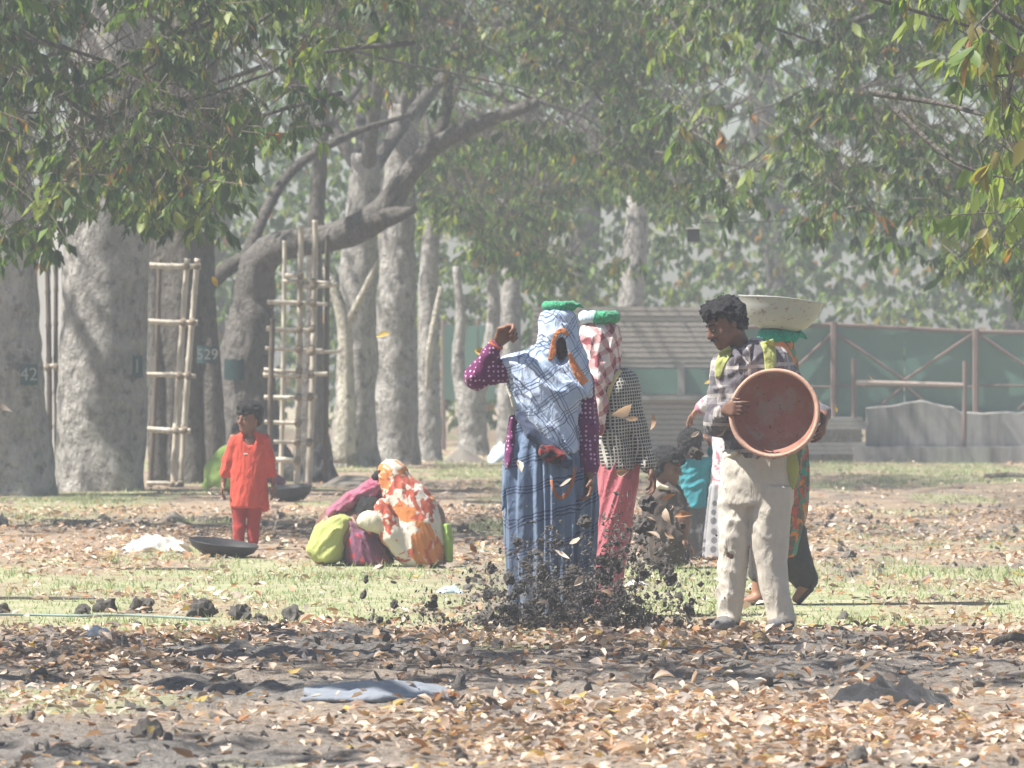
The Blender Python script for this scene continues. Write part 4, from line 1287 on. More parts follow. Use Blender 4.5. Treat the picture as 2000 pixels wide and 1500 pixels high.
def m_scarf():
    t = NT('red_white_scarf'); co, u, v = xz(t, 0.5, 0.14)
    a = stripe(t, u, 0.085, 0.034); b = stripe(t, v, 0.085, 0.034)
    f = t.mth('MULTIPLY', t.mth('ADD', a, b), 0.5)
    c = t.ramp(f, [(0.0, (0.70, 0.60, 0.58)), (0.45, (0.52, 0.30, 0.30)), (0.8, (0.26, 0.07, 0.085))], 'CONSTANT')
    return cloth_end(t, c, co, 0.85, 22, 0.5, 0.1)

MB_PLAID, MB_SKIRT = m_blue_plaid(), m_blue_skirt()
M_PURPLE = m_dots('purple_dotted_blouse', (0.16, 0.022, 0.115), (0.55, 0.35, 0.5), 42)
M_CHECK = m_check('black_white_check', (0.018, 0.018, 0.02), (0.42, 0.40, 0.36), 0.018, 0.0062)
M_SHIRT = m_shirt()
M_SCARF = m_scarf()
M_PINK = cloth('dusty_pink_skirt', (0.46, 0.13, 0.155), wstr=0.5)
M_PANTS = cloth('cream_trousers', (0.62, 0.57, 0.49), wr=14, wstr=0.5)
M_LIME = cloth('lime_cloth', (0.52, 0.56, 0.19), trans=0.2)
M_LIMEG = cloth('lime_green_cloth', (0.36, 0.52, 0.13), trans=0.2)
M_ORANGE = cloth('orange_border', (0.65, 0.23, 0.08))
M_RED = cloth('orange_red_tunic', (0.58, 0.075, 0.045), wstr=0.4)
M_REDD = cloth('dark_red_leggings', (0.36, 0.035, 0.03))
M_TEAL = cloth('teal_shirt', (0.04, 0.25, 0.30), wstr=0.5)
M_DARK = cloth('dark_cloth', (0.045, 0.042, 0.042))
M_DARKB = cloth('dark_brown_cloth', (0.075, 0.055, 0.045))
M_GREYT = cloth('grey_trousers', (0.12, 0.12, 0.125))
M_CREAM = cloth('cream_cloth', (0.66, 0.6, 0.47))
M_ORSARI = m_patches('orange_flower_sari', (0.66, 0.60, 0.52), [(0.60, 0.22, 0.07), (0.46, 0.10, 0.06)], 5.0, 0.54)
M_MULTI = m_patches('orange_green_sari', (0.10, 0.11, 0.09), [(0.55, 0.2, 0.05), (0.06, 0.24, 0.18), (0.42, 0.09, 0.06)], 11, 0.55)
M_PINKSH = m_patches('pink_shawl', (0.34, 0.12, 0.18), [(0.3, 0.05, 0.1)], 14, 0.58)
M_PURPSK = m_patches('plum_skirt', (0.2, 0.075, 0.135), [(0.42, 0.05, 0.07)], 9, 0.6)
M_SPOTS = m_dots('grey_spotted_skirt', (0.42, 0.42, 0.43), (0.12, 0.12, 0.13), 15, 0.36)
M_SHOE = cloth('grey_dusty_shoe', (0.17, 0.165, 0.165))
M_BAND = simple('orange_thread', (0.5, 0.12, 0.03), 0.8)

def ring_pad(P, px0, px1, py0, py1, mats, label, yc=0.0, tail=False):
    """coiled cloth ring on the head"""
    a = P.Q(px0, (py0 + py1) / 2); b = P.Q(px1, (py0 + py1) / 2)
    R = (b[0] - a[0]) / 2; r = (py1 - py0) / 2 / P.S; c = (a + b) / 2
    base = np.array(P.root.location) + np.array([c[0], yc, c[2] - r])
    o = empty('head_ring', base, label, 'head ring', 'cloth head rings')
    n = 44; seg = 14
    for q, (mat, t0, t1) in enumerate(mats):
        pts = []; rad = []
        for i in range(n + 1):
            th = (t0 + (t1 - t0) * i / n) * 2 * math.pi
            pts.append((math.cos(th) * (R - r), math.sin(th) * (R - r), r + 0.003 * math.sin(5 * th)))
            rad.append(r * (1 + 0.12 * math.sin(th * 9 + q) * 0.5))
        v, f = tube(pts, rad, seg, 2, 0.08, q)
        # wrapped cords show as twisted ridges
        th = np.arctan2(v[:, 1], v[:, 0]); ph = np.arctan2(v[:, 2] - r, np.hypot(v[:, 0], v[:, 1]) - (R - r))
        v = v * (1 + 0.012 * np.sin(ph * 2 + th * 26))[:, None]
        link('coil', mesh_np('coil', v, f, mat), o)
    if tail:
        v, f = tube([(R * 0.8, -0.03, r), (R * 1.05, -0.02, r * 1.2), (R * 1.2, 0, r * 1.0), (R * 1.4, 0.0, r * 0.6)], [r * 0.6, r * 0.5, r * 0.35, 0.003], 8, 4, 0.2)
        link('loose_end', mesh_np('loose_end', v, f, mats[0][0]), o)
    return o
M_GRING = cloth('green_net_ring', (0.06, 0.36, 0.19), wr=60, wstr=0.8)
M_TRING = cloth('teal_net_ring', (0.0, 0.28, 0.20), wr=60, wstr=0.8)
M_PALEB = cloth('pale_blue_cloth', (0.48, 0.62, 0.75))

# ------------------------------------------------------------------ the man with the tub
def man():
    P = Person(1475, 1238, 'man in plaid shirt and cream trousers looking down, holding a brick red tub'); Q = P.Q
    B = P.body
    hc = Q(1416, 632, -0.02); face = (-0.86, -0.42, -0.42)
    up = (-0.28, -0.05, 1.0)
    p, R = add_head(B, hc, face, up, 1.0, Q(1450, 694, 0.03), 0.056)
    B.loft(P.rows([(700, 1425, 1510, .08), (760, 1420, 1515, .095), (880, 1428, 1535, .095), (960, 1425, 1538, .09)]), 0.03)
    B.chain([Q(1415, 718), Q(1402, 826, -.0), Q(1415, 801, -.26)], [.045, .04, .027])
    B.chain([Q(1516, 708), Q(1564, 786, .0), Q(1605, 812, -.25)], [.045, .04, .027])
    B.chain([Q(1440, 960), Q(1432, 1080), Q(1422, 1205, .02)], [.075, .055, .04])
    B.chain([Q(1508, 960), Q(1505, 1080), Q(1527, 1205, .02)], [.075, .055, .04])
    # hands: fingers close round the rim
    add_hand(B, Q(1414, 800, -.26), (0.5, -0.85, 0.08), (0.85, 0.5, -0.1), (0, 0.1, 1), 0.95, 0.95)
    add_hand(B, Q(1606, 812, -.25), (-0.12, -0.62, -0.78), (-0.9, 0.2, 0.2), (-0.3, 0.6, 0.6), 0.75, 0.98)
    body = P.part('body', B, 0.0075, M_SKIN2)
    h = hair_sdf(hc, face, up, 1.0, 0.017, 0.05, -0.012, -0.07, 0.009, 3)
    P.part('hair', h, 0.0045, M_HAIR, body)
    ms = Sdf().cap(p(0.097, -0.026, -0.052), p(0.103, 0, -0.047), .006, .008, .004).cap(p(0.103, 0, -0.047), p(0.097, 0.026, -0.052), .008, .006, .004)
    P.part('moustache', ms, 0.003, M_HAIR, body)
    for sg in (-1, 1):
        P.part('eyebrow', Sdf().cap(p(0.094, sg * 0.014, 0.024), p(0.081, sg * 0.048, 0.026), .006, .004), 0.003, M_HAIR, body)
        P.part('eye', Sdf().ell(p(0.090, sg * 0.032, -0.003), np.array([.009, .012, .005]), .01), 0.003, M_EYE, body)
    S = Sdf()
    S.loft(P.rows([(668, 1464, 1492, .06), (678, 1440, 1514, .085), (690, 1422, 1524, .1), (705, 1408, 1530, .115), (730, 1404, 1534, .125), (780, 1412, 1532, .125), (840, 1418, 1540, .125), (893, 1420, 1546, .128)]), 0.03, 0.012)
    S.chain([Q(1414, 716), Q(1401, 828, .0), Q(1414, 804, -.22)], [.058, .056, .043], 0.035)
    S.chain([Q(1520, 706), Q(1564, 787, .0), Q(1600, 810, -.2)], [.06, .054, .042], 0.035)
    S.fold(fold_cloth((0.75, 0.2, 0.6), .05, .008, 2.0, 8, .8), .012); S.fold(fold_cloth((0.3, 0.5, -0.8), .06, .007, 7.0, 7, .8), .011)
    sh = P.part('shirt', S, 0.0075, M_SHIRT)
    # collar: two pointed wings round the neck
    for pts in ([Q(1486, 664, .05), Q(1470, 668, -.05), Q(1456, 690, -.115), Q(1463, 708, -.13)], [Q(1432, 676, .02), Q(1434, 686, -.07), Q(1441, 700, -.12), Q(1434, 712, -.125)]):
        P.part('collar', Sdf().chain(pts, [.014, .017, .017, .008], .01, (1, 0.8, 1)), 0.006, M_SHIRT, sh)
    P.ribbon('placket', S, [(1446, 712), (1448, 760), (1450, 810), (1452, 860)], [10, 10, 10, 10], M_SHIRT, sh, .002)
    T = Sdf()
    T.loft(P.rows([(884, 1418, 1543, .12), (930, 1413, 1547, .128), (985, 1412, 1546, .12)]), 0.03, 0.012)
    T.loft(P.rows([(950, 1411, 1476, .11), (1000, 1409, 1474, .105), (1060, 1409, 1466, .095), (1110, 1406, 1460, .085), (1160, 1404, 1451, .078), (1190, 1403, 1447, .075), (1214, 1405, 1443, .078)], 0.03), 0.03, 0.008)
    T.loft(P.rows([(950, 1463, 1547, .11), (1000, 1465, 1543, .105), (1050, 1464, 1538, .095), (1100, 1471, 1535, .085), (1150, 1484, 1539, .078), (1190, 1498, 1549, .075), (1213, 1500, 1554, .08)], -0.025), 0.006, 0.008)
    T.fold(lambda X: fold_cloth((0.85, 0.2, -0.5), .075, .010, 9, 3.5)(X) * (.35 + .9 * sstep(.0, -.16, X[:, 0])), .015); T.fold(fold_cloth((0.1, 0, 1), .08, .006, 4, 8), .009)
    tr = P.part('trousers', T, 0.0075, M_PANTS)
    P.part('pocket_flap', Sdf().cap(Q(1418, 893, -.05), Q(1436, 884, -.11), .016, .012, .01), .006, M_CREAM, tr)
    for a, b, c in ((Q(1426, 1222, .05), Q(1414, 1226, -.05), Q(1400, 1230, -.15)), (Q(1534, 1222, .05), Q(1524, 1226, -.05), Q(1506, 1230, -.16))):
        for q in (a, b, c): q[2] = max(q[2], 0.045)
        F = Sdf().chain([a, b, c], [.05, .047, .036], .03, (1, 1, .85)).cut(lambda X: 0.004 - X[:, 2])
        P.part('shoe', F, .007, M_SHOE)
    P.ribbon('shoulder_strap', S, [(1428, 681), (1414, 693), (1406, 712), (1401, 738)], [14, 22, 19, 9], M_LIME)
    P.ribbon('shoulder_strap', S, [(1496, 666), (1502, 684), (1503, 704), (1501, 725)], [26, 26, 24, 18], M_LIME)
    P.ribbon('sash_end', S, [(1538, 880), (1541, 890)], [16, 16], M_LIME)
    P.part('sash_end', Sdf().chain([Q(1543, 888, -.06), Q(1547, 915, -.07), Q(1549, 950, -.06)], [.026, .022, .008], .006, (1, .35, 1)).fold(fold_cloth((0, 0, 1), .03, .004, 1, 4), .006), .006, M_LIME)
man()

def tub():
    t = NT('brick_red_tub'); co = t.coord()
    n1, n2 = t.noise(co, 9, 5, 0.6), t.noise(co, 45, 4, 0.7)
    rad = t.n('VectorMath', _operation='LENGTH', i0=co).outputs['Value']
    c = t.mix(n1, (0.26, 0.10, 0.075), (0.36, 0.19, 0.14))
    c = t.mix(t.ramp(n1, [(0.5, (0, 0, 0)), (0.6, (0.85, 0.85, 0.85))]), c, (0.30, 0.22, 0.18))
    c = t.mix(t.ramp(n2, [(0.62, (0, 0, 0)), (0.68, (1, 1, 1))]), c, (0.06, 0.05, 0.045))
    c = t.mix(t.mth('GREATER_THAN', rad, 0.2055), c, t.mix(n2, (0.42, 0.22, 0.15), (0.66, 0.44, 0.34)))
    mat = t.done(t.principled(c, 0.75, t.bump(n2, 0.4, 0.01), spec=0.25))
    d = gdist(1238) - 0.33
    c0 = pix(1512, 807, d); R = 0.226
    prof = [(0.0, -0.155), (0.11, -0.153), (0.15, -0.135), (0.185, -0.08), (0.203, -0.02), (0.207, 0.0), (0.212, 0.006), (R, 0.005), (R + 0.002, -0.006), (R - 0.004, -0.016), (0.212, -0.02), (0.197, -0.085), (0.165, -0.145), (0.12, -0.166), (0.0, -0.168)]
    V = []; F = []; n = 64
    for r, h in prof:
        for i in range(n):
            a = 2 * math.pi * i / n; w = 1 + 0.012 * math.sin(2 * a + 1) + 0.004 * math.sin(7 * a)
            V.append((r * w * math.cos(a), r * w * math.sin(a), h))
    for j in range(len(prof) - 1):
        for i in range(n):
            F.append((j * n + i, j * n + (i + 1) % n, (j + 1) * n + (i + 1) % n, (j + 1) * n + i))
    o = link('tub', mesh_np('tub', np.array(V), np.array(F), mat), None, c0)
    nrm = Vector((-0.16, -0.97, 0.10))
    o.rotation_euler = nrm.to_track_quat('Z', 'Y').to_euler()
    tag(o, 'worn brick red shallow tub held open side forward by the man', 'tub')
tub()

# ------------------------------------------------------------------ woman in blue with raised arm
def blue_woman():
    P = Person(1080, 1225, 'woman draped in blue plaid sari, purple dotted sleeve, fist raised beside her head'); Q = P.Q
    B = P.body
    hc = Q(1092, 674, 0.055); face = (0.12, -0.97, -0.28)
    add_head(B, hc, face, (0, 0, 1), 0.95, Q(1085, 740, 0.03), 0.05)
    B.loft(P.rows([(745, 1030, 1135, .07), (800, 1030, 1130, .09), (880, 1025, 1140, .09), (940, 1025, 1145, .1)]), .03)
    B.chain([Q(1012, 725), Q(930, 742, -.03), Q(970, 678, -.08)], [.042, .036, .026])
    B.chain([Q(1138, 745), Q(1146, 840, -.02), Q(1150, 925, -.08)], [.042, .036, .026])
    B.chain([Q(1055, 940), Q(1050, 1090), Q(1045, 1205)], [.07, .05, .035])
    B.chain([Q(1115, 940), Q(1112, 1090), Q(1110, 1205)], [.07, .05, .035])
    add_hand(B, Q(972, 672, -.09), (0.72, -0.1, 0.62), (0.35, -0.85, -0.35), (-0.5, -0.2, 0.8), 1.75, 1.12)
    add_hand(B, Q(1151, 930, -.09), (0.0, -0.1, -1), (-0.9, -0.3, 0), (-0.2, -0.9, 0), 0.8, 0.92)
    for x in (1046, 1110):
        B.chain([Q(x, 1205, 0), Q(x - 4, 1214, -.06), Q(x - 8, 1217, -.15)], [.035, .032, .022], .02, (1, 1, .8))
    body = P.part('body', B, 0.0075, M_SKIN)
    P.part('hair', hair_sdf(hc, face, (0, 0, 1), .95, .006, .06, -.02, -.07, .003, 1), .008, M_HAIR, body)
    br = Sdf()
    for k in range(18):
        a0, a1 = 2 * math.pi * k / 18, 2 * math.pi * (k + 1) / 18
        ax = unit(Q(972, 672, -.09) - Q(930, 742, -.03)); u1 = unit(np.cross(ax, (0, 1, 0))); u2 = np.cross(ax, u1); c = Q(969, 678, -.083)
        br.cap(c + .033 * (u1 * math.cos(a0) + u2 * math.sin(a0)), c + .033 * (u1 * math.cos(a1) + u2 * math.sin(a1)), .007, None, .004)
    P.part('bangle', br, .004, M_BAND)
    L = Sdf()
    L.chain([Q(1015, 722), Q(932, 741, -.03), Q(965, 683, -.075)], [.066, .054, .038], .04)
    L.chain([Q(1138, 752), Q(1147, 840, -.02), Q(1151, 920, -.06)], [.058, .055, .046], .03)
    L.loft(P.rows([(735, 1020, 1142, .08), (800, 1012, 1138, .09), (850, 1010, 1140, .09)], .02), .03)
    L.fold(fold_cloth((-.3, .3, .9), .05, .008, 3, 2), .012)
    P.part('blouse', L, .0075, M_PURPLE)
    K = Sdf().loft(P.rows([(815, 994, 1012, .05), (850, 990, 1010, .07), (895, 984, 1006, .09), (920, 984, 1001, .09)], -.02), .02)
    K.fold(fold_rand(16, .006, 7), .006)
    P.part('blouse_tail', K, .0075, M_PURPLE)
    def drape(opening):
        D = Sdf()   # veil over the head and cloth across the chest
        D.loft(P.rows([(609, 1068, 1110, .07), (616, 1059, 1120, .10), (640, 1056, 1126, .115), (665, 1054, 1132, .12), (690, 1051, 1139, .12, -.015), (715, 1054, 1146, .115, -.03), (742, 1076, 1151, .105, -.045), (764, 1100, 1154, .09, -.055), (778, 1114, 1155, .075, -.06)], -.01), .02, .015)
        D.loft(P.rows([(684, 1036, 1098, .06, .02), (697, 1002, 1120, .075, .01), (708, 978, 1134, .09), (722, 986, 1138, .105), (750, 996, 1138, .12), (795, 1009, 1133, .125), (830, 1030, 1131, .125), (864, 1053, 1132, .125), (890, 1080, 1132, .12)], -.03), .02, .02)
        for bx in (1054, 1100): D.ell(Q(bx, 778, -.085), (.062, .06, .085), .03)
        if opening: D.ell(Q(1096, 686, -.12), (.045, .19, .080), .006, None, True)
        D.fold(fold_cloth((.62, .3, -.78), .055, .014, 4, 9, .8), .021); D.fold(fold_cloth((.45, 0, -.9), .032, .004, 2, 9, .6), .006)
        return D
    D0 = drape(False); D = drape(True)
    P.part('sari_drape', D, .007, MB_PLAID)
    K = Sdf()
    K.loft(P.rows([(825, 1016, 1140, .11), (860, 1004, 1146, .125), (895, 992, 1150, .14), (930, 988, 1155, .15), (990, 991, 1160, .155), (1060, 996, 1156, .15), (1120, 1000, 1152, .145), (1205, 1004, 1148, .14)]), .03, .012)
    K.fold(fold_vert(0, 0, 21, .011, .5), .016); K.fold(fold_cloth((.05, 0, 1), .04, .016, 3, 14, .5), .024)
    P.part('sari_skirt', K, .009, MB_SKIRT)
    P.ribbon('sari_border', D0, [(1073, 708), (1080, 692), (1081, 670), (1086, 658)], [7, 13, 8, 6], M_ORANGE)
    P.ribbon('sari_border', D0, [(1084, 658), (1092, 650), (1103, 650), (1109, 660)], [6, 9, 10, 5], M_ORANGE)
    P.ribbon('sari_border', D0, [(1112, 694), (1118, 714), (1130, 736), (1143, 753)], [6, 12, 17, 16], M_ORANGE)
    P.ribbon('sari_border', K, [(1076, 940), (1082, 964), (1092, 976), (1104, 972), (1116, 950), (1124, 915)], [6, 7, 8, 8, 7, 5], cloth('dull_orange_border', (.42, .16, .07)))
    W = Sdf().chain([Q(1015, 815, -.12), Q(1040, 850, -.18), Q(1075, 880, -.2), (Q(1105, 905, -.2))], [.02, .024, .026, .03], .03, (1, .7, 1)).fold(fold_cloth((.7, 0, -.7), .03, .006, 2, 5), .009)
    P.part('waist_roll', W, .007, cloth('navy_shadow_roll', (.045, .06, .11)))  # dark tone of the tucked roll also paints the shadow gap at the waist
    W = Sdf().ell(Q(1078, 890, -.21), (.072, .036, .044), .02, np.array([[.93, 0, .37], [0, 1, 0], [-.37, 0, .93]])).fold(fold_rand(22, .01, 6), .01)
    P.part('waist_pouch', W, .007, m_patches('red_black_pouch', (0.22, 0.025, 0.025), [(0.02, 0.015, 0.02)], 20, .5))
    P.part('ribbon', Sdf().chain([Q(989, 760, -.1), Q(997, 778, -.11), Q(1002, 798, -.11)], [.005, .006, .006], .005), .004, M_CREAM)
    ring_pad(P, 1058, 1127, 593, 611, [(M_GRING, 0, 1)], 'green coiled ring on the head of the woman in blue plaid', 0.0, True)
blue_woman()

# ------------------------------------------------------------------ woman in checked jacket
def check_woman():
    P = Person(1195, 1203, 'woman in black and white checked jacket and pink skirt, face wrapped in red white scarf'); Q = P.Q
    B = P.body
    hc = Q(1174, 676); face = (-0.55, -0.8, -0.1)
    add_head(B, hc, face, (0, 0, 1), .92, Q(1196, 735, .02))
    B.loft(P.rows([(740, 1180, 1228, .07), (820, 1175, 1235, .09), (900, 1175, 1240, .09)]), .03)
    B.chain([Q(1226, 752), Q(1240, 832, -.03), Q(1266, 908, -.08)], [.042, .036, .026])
    B.chain([Q(1182, 752, .05), Q(1176, 832, .0), Q(1172, 905, -.05)], [.042, .036, .026])
    B.chain([Q(1190, 905), Q(1180, 1060), Q(1175, 1190)], [.07, .05, .035])
    B.chain([Q(1225, 905), Q(1205, 1060), Q(1196, 1190)], [.07, .05, .035])
    add_hand(B, Q(1267, 910, -.085), (.3, -.1, -.95), (-.9, -.2, -.3), (-.2, -.9, 0), .55, .95)
    for x in (1176, 1198):
        B.chain([Q(x, 1190, 0), Q(x - 8, 1196, -.06), Q(x - 14, 1197, -.14)], [.035, .032, .022], .02, (1, 1, .8))
    P.part('body', B, .0075, M_SKIN2)
    H = Sdf().loft(P.rows([(631, 1146, 1198, .06), (640, 1137, 1206, .09), (660, 1132, 1211, .115), (690, 1133, 1211, .118), (715, 1140, 1209, .11), (735, 1152, 1212, .1), (755, 1160, 1215, .1)]), .03, .02)
    H.chain([Q(1168, 715, -.1), Q(1166, 745, -.13), Q(1172, 790, -.12), Q(1168, 840, -.12)], [.035, .03, .028, .02], .03)
    H.fold(fold_cloth((.15, .1, 1), .045, .013, 4, 8, .7), .02)
    P.part('scarf', H, .0075, M_SCARF)
    J = Sdf().loft(P.rows([(722, 1196, 1222, .06), (732, 1180, 1234, .09), (755, 1168, 1241, .115), (800, 1164, 1243, .12), (850, 1166, 1243, .12), (895, 1168, 1247, .125), (915, 1168, 1249, .13)]), .03, .012)
    J.chain([Q(1224, 750), Q(1238, 832, -.03), Q(1264, 905, -.078)], [.064, .058, .046], .03)
    J.fold(fold_cloth((.4, .1, -.8), .06, .01, 1, 4), .015)
    P.part('jacket', J, .0075, M_CHECK)
    P.ribbon('gold_trim', J, [(1212, 722), (1201, 737), (1191, 757), (1183, 785), (1178, 815)], [9, 9, 9, 8, 5], cloth('gold_trim', (.62, .52, .26)))
    K = Sdf().loft(P.rows([(900, 1170, 1246, .12), (940, 1170, 1245, .125), (1000, 1166, 1238, .125), (1050, 1160, 1229, .12), (1100, 1152, 1217, .12), (1150, 1153, 1212, .115), (1190, 1158, 1210, .11)]), .03, .012)
    K.fold(fold_cloth((-.35, .1, -.95), .045, .015, 2, 12, .6), .022)
    P.part('skirt', K, .008, M_PINK)
    ring_pad(P, 1130, 1211, 608, 632, [(M_GRING, -0.30, 0.42), (M_PALEB, 0.40, 0.72)], 'green and pale blue coiled ring on the scarf wrapped head', 0.0)
check_woman()

# ------------------------------------------------------------------ woman carrying the basin, behind the man
def basin_woman():
    P = Person(1525, 1182, 'walking woman in orange and green sari carrying a pale metal basin on her head'); Q = P.Q
    B = P.body
    hc = Q(1518, 705); face = (-0.85, -0.45, -0.1)
    add_head(B, hc, face, (0, 0, 1), .92, Q(1522, 770, .02))
    B.loft(P.rows([(775, 1492, 1548, .07), (850, 1495, 1555, .09), (950, 1495, 1560, .09)]), .03)
    B.chain([Q(1545, 790, .08), Q(1560, 870, .08), Q(1555, 950, .02)], [.042, .036, .026])
    B.chain([Q(1500, 790, -.1), Q(1490, 870, -.12), Q(1480, 950, -.1)], [.042, .036, .026])
    B.chain([Q(1540, 960), Q(1548, 1070), Q(1574, 1148, .05)], [.075, .055, .036])
    B.chain([Q(1505, 960), Q(1490, 1070, -.05), Q(1480, 1164, -.05)], [.075, .055, .036])
    B.chain([Q(1484, 1164, -.05), Q(1472, 1172, -.07), Q(1452, 1175, -.09)], [.04, .034, .024], .02, (1, 1, .8))
    B.chain([Q(1580, 1128, .05), Q(1572, 1150, .03), Q(1555, 1170, .0)], [.036, .034, .024], .02)
    body = P.part('body', B, .0085, M_SKIN3)
    P.part('hair', hair_sdf(hc, face, (0, 0, 1), .92, .006), .01, M_HAIR, body)
    D = Sdf().loft(P.rows([(656, 1500, 1546, .07), (672, 1490, 1552, .11), (705, 1486, 1556, .12), (745, 1482, 1560, .14), (800, 1480, 1566, .15), (880, 1482, 1576, .15), (950, 1480, 1578, .15), (1010, 1478, 1574, .15), (1060, 1472, 1564, .15), (1085, 1470, 1558, .15)]), .03, .02)
    D.fold(fold_cloth((.2, .1, 1), .06, .013, 2, 6), .02)
    P.part('sari', D, .009, M_MULTI)
    P.ribbon('orange_fold', D, [(1512, 668), (1528, 690), (1540, 715), (1548, 745)], [26, 30, 26, 18], M_ORANGE)
    L = Sdf().chain([Q(1535, 1050), Q(1550, 1095, .02), Q(1574, 1130, .05)], [.12, .095, .075], .03)
    L.chain([Q(1508, 1050), Q(1492, 1090, -.04), Q(1484, 1118, -.05)], [.11, .08, .065], .03)
    L.fold(fold_rand(10, .01, 3), .01)
    P.part('leggings', L, .009, M_DARK)
    for pts in ([Q(1490, 1180, -.05), Q(1470, 1181, -.07), Q(1450, 1181, -.09)], [Q(1592, 1128, .05), Q(1584, 1152, .03), Q(1560, 1178, .0)]):
        for q in pts: q[2] = max(q[2], .012)
        P.part('sandal', Sdf().chain(pts, [.014, .016, .014], .01, (1, 3, 1)), .007, M_DARKB)
    ring_pad(P, 1480, 1560, 642, 672, [(M_TRING, 0, 1)], 'teal net ring under the pale metal basin', 0.0, True)
    # basin
    t = NT('worn_enamel_basin'); co = t.coord(); n1, n2 = t.noise(co, 8, 4), t.noise(co, 30, 5, .7)
    c = t.mix(n1, (.37, .37, .36), (.26, .26, .25))
    c = t.mix(t.ramp(n2, [(.57, (0, 0, 0)), (.66, (1, 1, 1))]), c, (.16, .09, .07))
    mat = t.done(t.principled(c, .4, None, spec=.5))
    R = 0.243
    prof = [(0, .008), (.10, .008), (.155, .03), (.198, .075), (.222, .125), (.232, .168), (R, .171), (R + .002, .166), (R - .005, .160), (.229, .122), (.206, .068), (.163, .02), (.11, -.004), (0, -.004)]
    V = []; F = []; n = 56
    for r, h in prof:
        for i in range(n):
            a = 2 * math.pi * i / n; V.append((r * math.cos(a), r * math.sin(a), h + .003 * math.sin(3 * a)))
    for j in range(len(prof) - 1):
        for i in range(n): F.append((j * n + i, j * n + (i + 1) % n, (j + 1) * n + (i + 1) % n, (j + 1) * n + i))
    loc = np.array(P.root.location) + Q(1520, 643)
    o = link('basin', mesh_np('basin', np.array(V), np.array(F), mat), None, loc)
    o.rotation_euler = (math.radians(-1), math.radians(5.5), 0)
    tag(o, 'pale worn enamel basin carried on the head of a walking woman', 'basin')
basin_woman()

# ------------------------------------------------------------------ child in orange red
def child():
    P = Person(480, 1074, 'small child in orange red tunic and leggings looking aside'); Q = P.Q
    B = P.body
    hc = Q(486, 815); face = (-0.62, -0.78, -0.08)
    p, R = add_head(B, hc, face, (0.06, 0, 1), .93, Q(489, 862, .01), .04)
    B.loft(P.rows([(855, 462, 516, .05), (920, 460, 515, .065), (985, 458, 515, .07)]), .03)
    B.chain([Q(455, 855), Q(443, 900), Q(436, 945)], [.03, .026, .019]); B.chain([Q(520, 855), Q(528, 900), Q(534, 945)], [.03, .026, .019])
    B.chain([Q(467, 985), Q(468, 1030), Q(469, 1060)], [.05, .035, .026]); B.chain([Q(499, 985), Q(494, 1030), Q(494, 1060)], [.05, .035, .026])
    add_hand(B, Q(436, 945, -.01), (-.15, -.1, -1), (.9, 0, -.2), (.2, -.9, 0), .5, .72); add_hand(B, Q(534, 945, -.01), (.12, -.1, -1), (-.9, 0, -.2), (-.2, -.9, 0), .5, .72)
    for x in (469, 495):
        B.chain([Q(x, 1062, 0), Q(x + 1, 1067, -.05), Q(x + 3, 1069, -.11)], [.027, .024, .018], .015, (1, 1, .8))
    body = P.part('body', B, .0065, M_SKIN)
    P.part('hair', hair_sdf(hc, face, (0.06, 0, 1), .93, .02, .034, -.045, -.08, .006, 9), .006, M_HAIR, body)
    P.eyes(p, .93, body)
    T = Sdf().loft(P.rows([(843, 474, 505, .04), (850, 462, 517, .055), (862, 455, 523, .065), (880, 454, 523, .07), (920, 452, 522, .085), (960, 451, 520, .09), (990, 451, 519, .09)]), .03, .01)
    T.chain([Q(458, 859), Q(445, 898), Q(439, 924)], [.036, .034, .032], .02); T.chain([Q(519, 859), Q(527, 898), Q(531, 926)], [.036, .034, .032], .02)
    T.chain([Q(510, 960, .02), Q(518, 992, .02)], [.04, .03], .03)
    T.ell(Q(488, 852, -.08), (.058, .075, .072), .012, None, True)
    T.fold(fold_cloth((.2, 0, 1), .05, .008, 3, 4), .012)
    tu = P.part('tunic', T, .007, M_RED)
    e = P.on(T, [(478, 886), (484, 886)], -.003)
    P.part('motif', Sdf().cap(e[0], e[1], .006, .006, .004), .004, M_CREAM, tu)
    L = Sdf().chain([Q(467, 980), Q(467, 1030), Q(467, 1056)], [.058, .047, .042], .012).chain([Q(499, 980), Q(495, 1030), Q(494, 1054)], [.058, .047, .042], .012)
    L.fold(fold_rand(14, .008, 5), .008)
    P.part('leggings', L, .007, M_REDD)
child()

